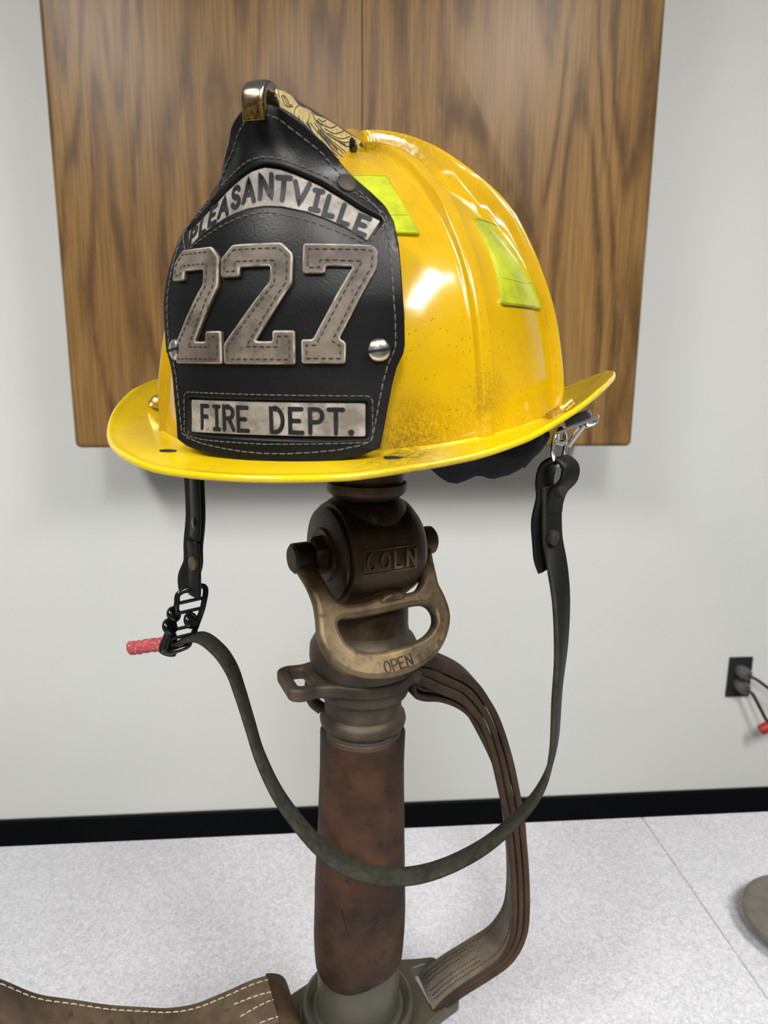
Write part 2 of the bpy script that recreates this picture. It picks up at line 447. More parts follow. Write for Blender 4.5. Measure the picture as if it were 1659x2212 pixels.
def sunkline(g, pts, mapf, w, off, mi=0, closed=False, h=.00012, step=.0012):
    """a low flat stroke with round ends following a line on a mapped surface"""
    P = [Vector(p).to_2d() for p in pts]
    if closed: P.append(P[0])
    Q = resample(P, step); n = len(Q); rows = []
    for i in range(n):
        t = (Q[min(i + 1, n - 1)] - Q[max(i - 1, 0)])
        if closed and i in (0, n - 1): t = Q[1] - Q[-2]
        t.normalize(); s = Vector((-t.y, t.x))
        if 0 < i < n - 1:
            t1 = (Q[i] - Q[i - 1]).normalized(); t2 = (Q[i + 1] - Q[i]).normalized(); k = min(1.5, 1 / max(.4, math.sqrt(max(0, (1 + t1.dot(t2)) / 2))))
        else: k = 1
        rows.append((Q[i] + s * w * k, Q[i] - s * w * k))
    k0 = len(g.v)
    for a, b in rows: g.v += [mapf(a.x, a.y, off + h), mapf(b.x, b.y, off + h), mapf(a.x, a.y, off), mapf(b.x, b.y, off)]
    for i in range(n - 1):
        q = k0 + i * 4
        g.f += [(q, q + 1, q + 5, q + 4), (q + 2, q, q + 4, q + 6), (q + 1, q + 3, q + 7, q + 5)]; g.m += [mi] * 3
    if not closed:
        for c, sg in ((Q[0], 0), (Q[-1], 0)):
            m = 14; k0 = len(g.v)
            for rr in (0., 1.):
                for j in range(m):
                    a = 2 * PI * j / m; g.v.append(mapf(c.x + w * rr * math.cos(a), c.y + w * rr * math.sin(a), off + h * 1.02))
            for j in range(m): g.f.append((k0 + j, k0 + (j + 1) % m, k0 + m + (j + 1) % m, k0 + m + j)); g.m.append(mi)

# stroke lettering (unit box), for the cut letters on the shield and the cast letters on the nozzle
def arcp(cx, cy, rx, ry, a0, a1, n=10): return [(cx + rx * math.cos(R(a0 + (a1 - a0) * i / n)), cy + ry * math.sin(R(a0 + (a1 - a0) * i / n))) for i in range(n + 1)]
FONT = {
 'P': [[(0, 0), (0, 1), (.5, 1)] + arcp(.55, .73, .45, .27, 90, -90) + [(0, .46)]],
 'L': [[(0, 1), (0, 0), (.9, 0)]],
 'E': [[(.95, 1), (0, 1), (0, 0), (1, 0)], [(0, .5), (.75, .5)]],
 'A': [[(0, 0), (.5, 1), (1, 0)], [(.2, .35), (.8, .35)]],
 'S': [arcp(.5, .76, .45, .24, 20, 270) + arcp(.5, .26, .45, .26, 90, -160)],
 'N': [[(0, 0), (0, 1), (1, 0), (1, 1)]],
 'T': [[(0, 1), (1, 1)], [(.5, 1), (.5, 0)]],
 'V': [[(0, 1), (.5, 0), (1, 1)]],
 'I': [[(.15, 1), (.85, 1)], [(.5, 1), (.5, 0)], [(.15, 0), (.85, 0)]],
 'F': [[(.95, 1), (0, 1), (0, 0)], [(0, .53), (.8, .53)]],
 'R': [[(0, 0), (0, 1), (.5, 1)] + arcp(.5, .75, .45, .25, 90, -90) + [(0, .5)], [(.5, .5), (1, 0)]],
 'D': [[(0, 0), (0, 1), (.4, 1)] + arcp(.4, .5, .6, .5, 90, -90) + [(0, 0)]],
 'O': [arcp(.5, .5, .5, .5, 0, 360, 24)],
 'C': [arcp(.5, .5, .5, .5, 50, 310, 18)],
 '.': [[(.5, .04), (.5, .05)]],
}
# ------------------------------------------------------------------ setting
def slab(name, a, b, mat, **k):
    g = G(); g.box(a, b); o = g.obj(name, mat, smooth=None, **k); o['kind'] = 'structure'; return o
WY = 1.77
slab('floor', (-3, -3.2, -.05), (3.4, WY + .1, 0), 'floor')
slab('ceiling', (-3, -3.2, 2.7), (3.4, WY + .1, 2.75), 'ceil')
slab('wall_back', (-3, WY, 0), (3.4, WY + .1, 2.7), 'wall')
slab('wall_front', (-3, -3.3, 0), (3.4, -3.2, 2.7), 'far')
slab('wall_left', (-3.1, -3.3, 0), (-3, WY + .1, 2.7), 'far')
slab('wall_right', (3.4, -3.3, 0), (3.5, WY + .1, 2.7), 'far')
g = G(); g.box((-3, WY - .012, 0), (3.4, WY, .081)); o = g.obj('baseboard_back', 'baseboard', bevel=.004, smooth=None, structure=True)

# ceiling lamps
for i, (x, y) in enumerate([(-1.25, -.75), (-.1, -1.55), (1.05, -.75)]):
    side = 'left' if x < -1 else 'middle' if x < 0 else 'right'
    t = empty('ceiling_light', (x, y, 2.7), 'white ceiling light panel over the %s side of the table' % side, 'ceiling light', group='recessed ceiling lights')
    g = G()
    for a, b in (((-.19, -.61, -.02), (-.165, .61, 0)), ((.165, -.61, -.02), (.19, .61, 0)), ((-.165, -.61, -.02), (.165, -.585, 0)), ((-.165, .585, -.02), (.165, .61, 0))): g.box(a, b)
    g.obj('frame', 'ceil', t, smooth=None)
    g = G(); g.box((-.165, -.585, -.012), (.165, .585, -.002)); g.obj('diffuser', 'lamp', t, smooth=None)

# wall cabinet
cab = empty('wall_cabinet', (.0745, WY, 1.103), 'stained oak double-door wall cabinet hanging behind the yellow helmet', 'cabinet')
CX0, CX1, CT = -.573, .573, 1.05
g = G(); g.box((CX0 + .006, -.279, .004), (CX1 - .006, 0, CT)); g.obj('cabinet_body', 'oakside', cab, smooth=None, bevel=.004)
for a, b, sx in ((CX0, -.0012, -1), (.0012, CX1, 1)):
    bm = bmesh.new(); bmesh.ops.create_cube(bm, size=1)
    for v in bm.verts: v.co = ((a + b) / 2 + v.co.x * (b - a), -.28975 + v.co.y * .0205, CT / 2 + v.co.z * CT)
    xo = a if sx < 0 else b
    on = lambda e, k, val: all(abs(v.co[k] - val) < 1e-5 for v in e.verts)
    e1 = [e for e in bm.edges if on(e, 0, xo) and on(e, 2, 0)]
    bmesh.ops.bevel(bm, geom=e1, offset=.012, segments=5, affect='EDGES', profile=.5)
    e2 = [e for e in bm.edges if on(e, 1, -.30) and not on(e, 0, a if sx > 0 else b) and not on(e, 2, CT)]
    bmesh.ops.bevel(bm, geom=e2, offset=.010, segments=5, affect='EDGES', profile=.5)
    mk('door', [v.co.copy() for v in bm.verts], [[v.index for v in f.verts] for f in (bm.verts.index_update() or bm.faces)], 'oak', cab, smooth=35); bm.free()

# tables
def table(x0, x1, label):
    t = empty('work_table', ((x0 + x1) / 2, .27, 0), label, 'table', group=None)
    w = (x1 - x0) / 2
    g = G(); g.box((-w, -.462, TBL - .028), (w, .462, TBL)); g.obj('tabletop', 'table', t, smooth=None, bevel=.0015)
    for sx in (-1, 1):
        for sy in (-1, 1):
            g = G(); g.tube([(sx * (w - .06), sy * .40, 0), (sx * (w - .06), sy * .40, TBL - .028)], .016, 14); g.obj('leg', 'legmetal', t)
table(-1.15, .37005, 'pale speckled grey table under the nozzle and helmet, left of the seam')
table(.37035, 1.89, 'pale speckled grey table right of the seam, carrying the round metal disc')

# outlet
ot = empty('wall_outlet', (1.137, WY, .425), 'black wall outlet plate low on the white wall at the right', 'outlet')
g = G(); g.box((-.034, -.006, -.059), (.034, 0, .059)); g.obj('cover_plate', 'plate', ot, smooth=None, bevel=.0025)
for z in (.02, -.02):
    g = G(); g.lathe([(.0, -.0085), (.0165, -.0085), (.0172, -.0075), (.0172, -.004)], 28, Matrix.Rotation(0, 4, 'X') @ Matrix(((1, 0, 0, 0), (0, 0, 1, 0), (0, 1, 0, z), (0, 0, 0, 1)))); g.obj('socket', 'plug', ot)
def plugcord(z, pts, lab, redend=None):
    t = empty('power_cord', (1.137, WY - .009, .425 + z), lab, 'cord')
    Mx = Matrix(((1, 0, 0, 0), (0, 0, 1, 0), (0, 1, 0, 0), (0, 0, 0, 1)))
    g = G(); g.lathe([(.0, -.034), (.0115, -.034), (.0165, -.028), (.018, -.012), (.018, -.0002), (0, -.0002)], 24, Mx); g.obj('plug', 'plug', t, label='rounded grey plug')
    g = G(); g.tube(crom([(p[0] - 1.137, p[1] - WY + .009, p[2] - .425 - z) for p in pts], 8), .0042, 10); g.obj('cable', 'cord', t)
    if redend:
        rx, ry, rz = redend
        g = G(); mt = Matrix.Translation((rx - 1.137, ry - WY + .009, rz - .425 - z)) @ Matrix.Rotation(R(-115), 4, 'Y')
        g.lathe([(0, -.03), (.004, -.028), (.012, -.004), (.014, .01), (.014, .05), (.011, .055), (0, .055)], 20, mt); g.obj('connector', 'redtag', t, label='red plastic connector')
plugcord(.02, [(1.139, 1.728, .445), (1.155, 1.715, .44), (1.19, 1.71, .415), (1.25, 1.71, .375), (1.36, 1.70, .33)], 'black power cord from the upper socket, running off to the right')
plugcord(-.02, [(1.139, 1.728, .405), (1.15, 1.715, .395), (1.17, 1.71, .36), (1.19, 1.705, .325), (1.205, 1.70, .31)], 'black power cord from the lower socket, ending in a red connector', (1.222, 1.70, .322))

# round disc on the right table
dt = empty('cast_disc', (.453, .546, TBL), 'round dull grey-brown metal disc lying on the table at the right edge', 'metal disc')
g = G(); g.lathe([(0, .001), (.050, .001), (.050, .007), (.058, .009), (.0605, .013), (.0600, .018), (.056, .0205), (.050, .021), (.030, .0225), (.0, .023)], 72); g.obj('disc_body', 'discmetal', dt)
g = G(); g.lathe([(.014, .0225), (.014, .028), (.012, .030), (0, .030)], 24); g.obj('hub', 'discmetal', dt)
g = G(); g.lathe([(.0, 0), (.046, 0), (.046, .001), (0, .001)], 48); g.obj('foot_pad', 'cord', dt)

# ------------------------------------------------------------------ HELMET
HO = Vector((0.0099 - 0.0, .4063, 1.28 - .03045))
def setO():
    # sagittal plane of the helmet stands 145 mm to the left of the viewpoint's foot
    th = R(22.3); l = Vector((math.cos(th), -math.sin(th), 0)); o = Vector((.0735, 2.80, -.21)) * .145
    o = o - l * (o.dot(l) + .145); return o + Vector((0, 0, 1.28))
HO = setO()
hel = empty('fire_helmet', HO, 'yellow traditional fire helmet with black leather 227 front shield, resting on top of the nozzle', 'helmet', (0, 0, R(-22.3)))
# helmet space: +x = wearer's left, -y = forward, z = up.  H(fwd, left, up)
def H(f, l, u): return Vector((l, -f, u))
CF = -.03; SA, SB = .1135, .1131
PR = [(0, .1415), (.0192, .1388), (.0378, .1312), (.0555, .1195), (.0705, .1073), (.0818, .0940), (.0920, .0800), (.1000, .0655), (.1055, .0500), (.1098, .0300), (.1122, .0120), (.1131, -.02)]
PC = crom([(r, z, 0) for r, z in [(-.0192, .1388)] + PR], 12)[12:]
prR = [p.x / .1131 for p in PC]; prZ = [p.y for p in PC]
def ring_z(k): return prZ[k], max(0., prR[k])
ROLL = .018
def g_edge(f):   # height of the brim's outer edge by distance forward
    return interp(f, [-.21, -.19, -.165, -.145, -.129, -.11, -.087, -.06, -.025, .0026, .038, .06, .082, .10, .112, .122], [-.004, -.001, .005, .0105, .0150, .0185, .0215, .0215, .0182, .0133, .0032, -.0042, -.0098, -.0130, -.0158, -.0168])
def g_join(f):
    return interp(f, [-.15, -.12, -.08, -.03, .01, .04, .07, .09], [-.006, -.004, -.001, -.0015, -.003, -.0065, -.0110, -.0138])
RIBS = []
for a, h0, h1, w in ((0, .004, .010, .0032), (180, .005, .012, .0032), (90, .0048, .0115, .0030), (-90, .0048, .0115, .0030), (50.5, .0034, .0050, .0030), (-50.5, .0034, .0050, .0030), (128.5, .0040, .0052, .0030), (-128.5, .0040, .0052, .0030)):
    RIBS.append((R(a), h0, h1, w))
def sstep(x, a, b):
    t = min(1, max(0, (x - a) / (b - a))); return t * t * (3 - 2 * t)
def ribh(th, z, r):
    best = 0.
    for a, h0, h1, w in RIBS:
        d = abs((th - a + PI) % (2 * PI) - PI) * max(r, .0005)
        h = h0 + (h1 - h0) * interp(z, [0, .04, .06, .072, .085, .097, .13], [.05, .15, .2, .32, .6, .92, 1.0])
        if a == 0: h *= sstep(z, .075, .11)
        v = h * (1 - sstep(d, w, w + (.0026 if h1 > .006 else .0026)))
        v += h * .10 * (1 - sstep(d, w, w + .012))
        best = max(best, v)
    return best
def shell_base(th, k):
    z, rr = ring_z(k); x = CF + SA * rr * math.cos(th); y = SB * rr * math.sin(th); return Vector((x, y, z))
def shell_nrm(th, k):
    a = shell_base(th, max(0, k - 1)); b = shell_base(th, min(len(prZ) - 1, k + 1)); t = b - a
    s = Vector((-SA * math.sin(th), SB * math.cos(th), 0)); n = s.cross(t) * -1
    n.normalize()
    c = shell_base(th, k) - Vector((CF, 0, 0))
    return n if n.dot(c) > 0 else -n
def angles():
    A = []
    for i in range(len(RIBS)): pass
    base = [2 * PI * i / 240 for i in range(240)]
    extra = []
    for a, h0, h1, w in RIBS:
        for d in (-.0085, -.0072, -.006, -.0052, -.0044, -.0037, -.003, -.002, 0, .002, .003, .0037, .0044, .0052, .006, .0072, .0085): extra.append((a + d / .112) % (2 * PI))
    A = sorted(set(round(x, 5) for x in base + extra)); return A
def build_shell():
    A = angles(); n = len(A); v = []; f = []; ks = list(range(1, len(prZ)))
    for k in ks:
        z, rr = ring_z(k)
        for th in A:
            b = shell_base(th, k); nn = shell_nrm(th, k); r = rr * .115
            # near the crown the ribs keep their width, so their spread grows in angle
            d = ribh(th, z, r)
            d = max(d, .0095 * (1 - sstep(rr, .02, .13)))
            d *= .55 + .45 * sstep(z, -.004, .012)
            p = b + nn * d; fz = sstep(z, .008, -.006) * .0015      # flare into the brim
            p += Vector((math.cos(th), math.sin(th), 0)) * fz
            p.z += ROLL * p.y * .6
            p.z = max(p.z, g_join(p.x) - .001)
            v.append(H(*p))
    top = len(v); v.append(H(CF, 0, prZ[0] + .0095))
    m = len(ks)
    for j in range(m - 1):
        for i in range(n):
            q = (i + 1) % n; f.append((j * n + i, j * n + q, (j + 1) * n + q, (j + 1) * n + i))
    for i in range(n): f.append((top, (i + 1) % n, i))
    mk('shell', v, f, 'yellow', hel, smooth=70, solid=.0028)
build_shell()
def brim_out(th):
    f = -.05 + (.171 if math.cos(th) > 0 else .150) * math.cos(th); l = .1432 * math.sin(th); return f, l
def build_brim():
    n = 360; prof = [i / 22 for i in range(23)]; rows = []
    def top(th, t):
        fo, lo = brim_out(th); a = math.atan2(lo / SB, (fo - CF) / SA)
        fi = CF + SA * .985 * math.cos(a); li = SB * .985 * math.sin(a)
        zi = g_join(fi); ze = g_edge(fo)
        f_ = fi + (fo - fi) * t; l_ = li + (lo - li) * t
        z = zi + (ze - zi) * (.35 * t + .65 * t ** 2.0) + .0032 * max(0, 1 - t / .22) ** 2
        return Vector((f_, l_, z + ROLL * l_ + .0007 * sstep(t, .93, .975)))
    th_ = .0032
    for t in prof: rows.append(('t', t, 0, 0))
    for a in (20, 45, 70, 90, 110, 135, 160): rows.append(('e', 1, a, 0))
    for t in prof[::-1]: rows.append(('b', t, 0, 0))
    v = []
    for kind, t, a, _ in rows:
        for i in range(n):
            th = 2 * PI * i / n; p = top(th, t)
            fo, lo = brim_out(th); d = Vector((fo + .05, lo * 1.1, 0)).normalized()
            if kind == 't': q = p
            elif kind == 'b': q = p - Vector((0, 0, th_))
            else: q = p + d * (math.sin(R(a)) * .0013) - Vector((0, 0, th_ / 2 * (1 - math.cos(R(a)))))
            v.append(H(*q))
    m = len(rows); f = [(j * n + i, j * n + (i + 1) % n, (j + 1) * n + (i + 1) % n, (j + 1) * n + i) for j in range(m - 1) for i in range(n)]
    mk('brim', v, f, 'brim', hel, smooth=60)
    return top
brim_top = build_brim()

# reflective patches
def shell_at(th, z, off):
    k = min(range(1, len(prZ)), key=lambda q: abs(prZ[q] - z))
    k0 = k if prZ[k] <= z else k + 1; k0 = min(max(k0, 2), len(prZ) - 1); ka = k0 - 1
    t = (prZ[ka] - z) / max(1e-9, (prZ[ka] - prZ[k0])); t = min(1, max(0, t))
    p = shell_base(th, ka).lerp(shell_base(th, k0), t); nn = shell_nrm(th, ka).lerp(shell_nrm(th, k0), t).normalized()
    p = p + nn * off; p.z += ROLL * p.y * .6; return H(*p)
def patch(tl, tr, bl, br, zt, zb, sgn=1, flip=False):
    def f(x, y, off):
        a = bl + (br - bl) * x; b = tl + (tr - tl) * x; th = a + (b - a) * y
        if flip: th = 180 - th
        return shell_at(R(th * sgn), zb + (zt - zb) * y, off)
    g = G(); q = roundpoly([(0, 0), (1, 0), (1, 1), (0, 1)], .06)
    plate(g, q, [], f, .0016, .0, bev=.02, step=.06, mt=0, mb=0, ms=0)
    ring = offset([Vector(p) for p in q], .035)
    sunkline(g, ring, f, .006, .0016, closed=True, h=.0003, step=.05)
    sunkline(g, [(.04, .30), (.5, .28), (.96, .31)], f, .004, .0016, h=.0002, step=.05)
    g.obj('reflective_patch', 'lime', hel, smooth=50)
for s in (1, -1):
    patch(14, 31.5, 11, 38.2, .117, .0850, s)
    patch(65.5, 83, 59, 86, .0995, .0545, s)
    patch(69, 84, 59.5, 84.5, .1000, .053, s, True)
    patch(14, 33, 11, 40.3, .117, .0845, s, True)

# ---- leather front shield: surface given by its centre line and its edges
EZ = [-.03, -.0066, .0013, .012, .0227, .0323, .046, .0549, .0626, .072, .0814, .0888, .096, .1019, .1065, .1101, .1162, .1217, .1262, .1294, .134]
EH = [.050, .0502, .0513, .0529, .0547, .0578, .0587, .0583, .0573, .0556, .0533, .0505, .0448, .0381, .0327, .0294, .0245, .0191, .0136, .0085, .003]
EF = [.089, .0876, .0856, .0842, .0822, .0805, .0805, .0810, .0802, .0784, .0754, .0726, .0705, .0707, .0719, .074, .0787, .0846, .0890, .0915, .0930]
CZ = [-.03, 0, .03, .055, .08, .10, .115, .1215, .128, .14]
CFW = [.0965, .097, .0975, .0975, .0945, .0905, .0905, .0918, .0930, .0935]
zz = np.linspace(-.03, .14, 341)
def smooth_tab(X, Y, w=13):
    y = np.interp(zz, X, Y); k = np.hanning(w); k /= k.sum(); return np.convolve(np.pad(y, w // 2, 'edge'), k, 'valid')
tC = smooth_tab(CZ, CFW); tH = smooth_tab(EZ, EH, 9); tE = smooth_tab(EZ, EF, 13)
tK = smooth_tab(zz, (tC - tE) / np.maximum(tH, .02) ** 2, 17)
def shield_pt(s, z, off):
    """s = distance along the leather from the centre line, z = height, off = out of the surface"""
    k = interp(z, zz, tK); c = interp(z, zz, tC)
    x = abs(s)
    for _ in range(12):
        t = 2 * k * x; F = (t * math.sqrt(1 + t * t) + math.asinh(t)) / (4 * k) - abs(s); x -= F / math.sqrt(1 + t * t)
    lat = math.copysign(x, s); fw = c - k * lat * lat
    top = sstep(z, .104, .116)
    if top > 0: off += top * (.0016 * noise.noise(Vector((s * 75 + 3, z * 60, 1.7))) - .0022 * math.exp(-((s - .007 - (.128 - z) * .25) / .0028) ** 2) * sstep(z, .108, .122))
    dz = .002; fz = (interp(z + dz, zz, tC) - interp(z + dz, zz, tK) * lat ** 2 - interp(z - dz, zz, tC) + interp(z - dz, zz, tK) * lat ** 2) / (2 * dz)
    n = Vector((1, 2 * k * lat, -fz)); n.normalize()
    return H(fw + n.x * off, lat + n.y * off, z + n.z * off)
mm = .001
def sym(L, sc=mm):
    a = [(x * sc, z * sc) for x, z in L]; b = [(-x, z) for x, z in a[::-1] if x > 1e-6]
    return a + b if a[0][0] > 1e-6 or True else a
OUT = [(0, 131.5), (4, 131), (9, 129), (16.5, 124.3), (26, 118), (34, 110.7), (39, 106.3), (46, 100.5), (52.6, 94.3), (56.4, 87.3), (58.6, 77.6), (60.2, 64), (61.8, 49), (62.2, 36.5), (61.6, 33), (58.8, 27.3), (56.8, 20.2), (54.8, 10.3), (53, .4), (51.4, -6.8), (44.5, -9.7), (34.8, -11.8), (22.7, -13.2), (10.4, -14.2), (0, -14.5)]
OUTs = [(x * mm, z * mm) for x, z in OUT] + [(-x * mm, z * mm) for x, z in OUT[-2:0:-1]]
BT = [(0, 107.9), (6.8, 106.9), (13.5, 104.9), (23.6, 101.3), (34.3, 95.8), (41.9, 91.4), (50.3, 88)]
BL = [(45.0, 79), (36.9, 83.8), (28, 87.4), (19.2, 90.3), (8, 92.5), (0, 93)]
def symm(L): a = [(x * mm, z * mm) for x, z in L]; return a + [(-x, z) for x, z in a[::-1] if x > 1e-6]
def mir(half):
    """half outline running down the right side from the centre line back to the centre line"""
    a = [(x * mm, z * mm) for x, z in half]; return a + [(-x, z) for x, z in a[-2:0:-1]]
band = mir(BT + BL)
band_open = mir([(0, 109.6), (6.8, 108.5), (13.5, 106.4), (23.9, 102.8), (34.9, 97.1), (42.5, 92.7), (51.3, 88.6), (51.6, 87.6), (45.9, 78.6), (45.2, 78.2), (36.5, 83.2), (27.7, 86.8), (19, 89.7), (8, 91.9), (0, 92.4)])
plaque = roundpoly([(-.0425, .0118), (.0452, .0122), (.0452, -.0019), (-.0425, -.0029)], .001)
plaque_open = roundpoly([(-.0438, .0130), (.0462, .0130), (.0464, -.0028), (.030, -.0038), (-.030, -.0040), (-.0438, -.0034)], .0012)
sh = mk('front_shield', [], [], 'leather', hel)
bpy.data.objects.remove(sh)
g = G(); plate(g, OUTs, [band_open, plaque_open], shield_pt, 0., -.0026, bev=.0006, step=.0032, mt=0, mb=0, ms=1)
shield = g.obj('front_shield', ['leather', 'leather_edge'], hel, smooth=50)
g = G(); plate(g, [(x * .985, (z - .055) * .985 + .055) for x, z in OUTs], [], shield_pt, -.0026, -.0046, bev=.0003, step=.004, mt=0, mb=0, ms=1)
g.obj('shield_backing', ['leather', 'leather_edge'], shield, smooth=50)
g = G(); plate(g, band, [], shield_pt, -.0012, -.0026, bev=.0002, step=.003, mt=0, mb=0, ms=0); g.obj('name_band', 'panel', shield, smooth=50, label='arched silver-grey band reading PLEASANTVILLE')
g = G(); plate(g, plaque, [], shield_pt, -.0012, -.0026, bev=.0002, step=.003, mt=0, mb=0, ms=0); g.obj('name_plaque', 'panel', shield, smooth=50, label='silver-grey plaque reading FIRE DEPT.')
# letters
def letter(g, ch, cx, cz, w, h, rot, mapf, lw, off, hh=.0002, slant=0):
    c, s = math.cos(R(rot)), math.sin(R(rot))
    for st in FONT[ch]:
        pts = []
        for x, y in st:
            a = (x - .5) * w; b = (y - .5) * h; pts.append((cx + a * c - b * s, cz + a * s + b * c))
        sunkline(g, pts, mapf, lw, off, h=hh, step=.0012)
CB = ([0, 8, 16, 22.5, 30, 36, 42, 48], [100.7, 99.6, 97.8, 95.2, 92.4, 89.4, 85.8, 83])
for ch, x, w in zip('PLEASANTVILLE', [-43.6, -36.7, -30.2, -23.2, -15.6, -8.2, .4, 8.3, 15.9, 22.7, 28.9, 35.6, 42.6], [5, 4.4, 4.8, 6.2, 4.8, 6.0, 5.6, 6.2, 6.4, 5.2, 4.2, 4.6, 5.0]):
    g = G(); z = interp(abs(x), *CB); h = interp(abs(x), [0, 45], [8.9, 7.3])
    letter(g, ch, x * mm, z * mm, w * mm * .93, h * mm, -x * .42, shield_pt, .00108, -.0012)
    g.obj('letter', 'ink', shield, smooth=50)
for ch, x, w in zip('FIREDEPT.', [-32.9, -25.6, -18.6, -10.8, 6.0, 14.9, 23.8, 32.4, 39.0], [5.0, 5.2, 6.2, 6.2, 6.4, 6.6, 6.4, 7.4, 2]):
    g = G(); letter(g, ch, x * mm, .0043, w * mm * .84, .0101, 0, shield_pt, .00095 if ch != '.' else .0013, -.0012)
    g.obj('letter', 'ink', shield, smooth=50)
# digits
TWO = [(-17.5, 71.6), (-12.0, 77.0), (10.0, 77.0), (15.6, 72.0), (15.6, 60.5), (2.6, 41.0), (7.2, 41.0), (7.2, 42.6), (17.2, 42.6), (17.2, 28.0), (-16.6, 28.0), (-16.6, 36.4), (5.6, 60.8), (5.6, 68.0), (-7.2, 68.0), (-7.2, 63.6), (-17.5, 63.6)]
TWO = [(-18.2, 71.6), (-12.4, 77.0), (9.8, 77.0), (14.8, 72.4), (14.8, 60.5), (-1.6, 37.6), (6.3, 37.6), (6.3, 42.0), (15.9, 42.0), (15.9, 28.1), (-17.4, 28.1), (-17.4, 36.2), (5.4, 61.6), (5.4, 67.8), (-8.7, 67.8), (-8.7, 63.9), (-18.2, 63.9)]
SEV = [(18.9, 76.4), (46.9, 76.0), (49.2, 73.8), (49.2, 67.0), (34.3, 38.8), (37.0, 37.4), (36.8, 28.6), (18.6, 28.6), (18.6, 38.4), (23.4, 38.4), (39.4, 67.3), (28.3, 67.6), (28.3, 64.6), (19.0, 64.6)]
def digit(pts, lab):
    P = [Vector((x * mm, z * mm)) for x, z in pts]
    if area(P) < 0: P = P[::-1]
    q = roundpoly(P, .0012, 3)
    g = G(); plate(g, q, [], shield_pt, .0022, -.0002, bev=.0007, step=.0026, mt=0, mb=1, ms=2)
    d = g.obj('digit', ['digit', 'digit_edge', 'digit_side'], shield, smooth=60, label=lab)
    g = G(); stitches(g, offset(P, .0022), shield_pt, .0022, .0009, .00027, closed=True, off=.00215)
    g.obj('digit_stitching', 'thread_dark', shield, smooth=60)
L1 = [((x + 17.4) * .92 - 49.2, z) for x, z in TWO]
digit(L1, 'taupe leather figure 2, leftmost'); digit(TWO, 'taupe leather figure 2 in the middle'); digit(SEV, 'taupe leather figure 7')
# stitching lines
g = G()
ins = offset([Vector(p) for p in resample(OUTs, .004, True)], .0042) if area([Vector(p) for p in OUTs]) > 0 else offset([Vector(p) for p in resample(OUTs, .004, True)][::-1], .0042)
stitches(g, ins, shield_pt, .0029, .0008, .00030, closed=True, off=.0)
stitches(g, [(x * mm, z * mm) for x, z in [(-52.3, 89.4), (-45, 95.2), (-34, 101.0), (-26, 104.6), (-17, 107.9), (-7, 110.9), (0, 111.8), (7, 110.9), (17, 107.9), (26, 104.6), (34, 101.0), (45, 95.2), (52.3, 89.8), (52.6, 86.6), (44.8, 76.8), (38.9, 79.4), (28.3, 83.4), (17.6, 86.9), (7, 89.2), (0, 90.1), (-7, 89.2), (-17.6, 86.9), (-28.3, 83.4), (-38.9, 79.4), (-44.8, 76.8), (-52.6, 86.6)]], shield_pt, .0027, .0008, .00026, closed=True, off=0)
stitches(g, roundpoly([(-.0462, .0152), (.0482, .0152), (.0482, -.0044), (.033, -.0050), (0, -.0062), (-.033, -.0060), (-.0462, -.0044)], .003), shield_pt, .0025, .0007, .00026, closed=True, off=0)
g.obj('stitching', 'thread', shield, smooth=60)
# rivets, screws
def disc_on(name, s, z, r, h, mat, dome=.3, slot=False, lab=None):
    c = shield_pt(s, z, 0); n = (shield_pt(s, z, .01) - c).normalized(); q = n.to_track_quat('Z', 'Y').to_matrix().to_4x4(); Mx = Matrix.Translation(c) @ q
    g = G(); prof = [(r, -.001), (r, h * (1 - dome))] + [(r * math.cos(R(a)), h * (1 - dome) + h * dome * math.sin(R(a))) for a in (20, 40, 60, 80)] + [(0, h)]
    g.lathe(prof, 32, Mx); o = g.obj(name, mat, shield, label=lab)
    if slot:
        g = G(); g.box((-r * .97, -.00062, h * .35), (r * .97, .00062, h * 1.03), 0, Mx @ Matrix.Rotation(R(slot), 4, 'Z')); g.obj('screw_slot', 'ink', o, smooth=None)
    return o
disc_on('rivet', -.0335, .1019, .0043, .0012, 'darkrivet', .5); disc_on('rivet', .0353, .1026, .0043, .0012, 'darkrivet', .5)
for s in (-1, 1): disc_on('shield_screw', s * .0508, .0342, .0049, .0030, 'steel', .7, slot=8, lab='slotted domed steel screw')

# ---- eagle holder
holder = None
HT = .0052
def sag_pt(x, z, off): return H(x, off, z)
g = G()
HP = [(86.5, 139.2), (80, 139.9), (67.5, 140.6), (36, 142.9), (-2, 145.4), (-17, 145.8), (-22.5, 144.0), (-24.1, 141.1), (-18.7, 138.0), (-5.4, 133.6), (8.5, 127.4), (30, 124), (60, 122), (78, 125), (82, 130), (85.5, 133.5), (88, 136)]
q = roundpoly([(x * mm, z * mm) for x, z in HP], .002, 3)
if area(q) < 0: q = q[::-1]
plate(g, q, [], sag_pt, HT, -HT, bev=.0009, step=.008, mt=0, mb=1, ms=1, back=True)
holder = g.obj('eagle_holder', ['holdergrey', 'steel'], hel, smooth=50, label='nickel and gold front piece holder engraved with an eagle')
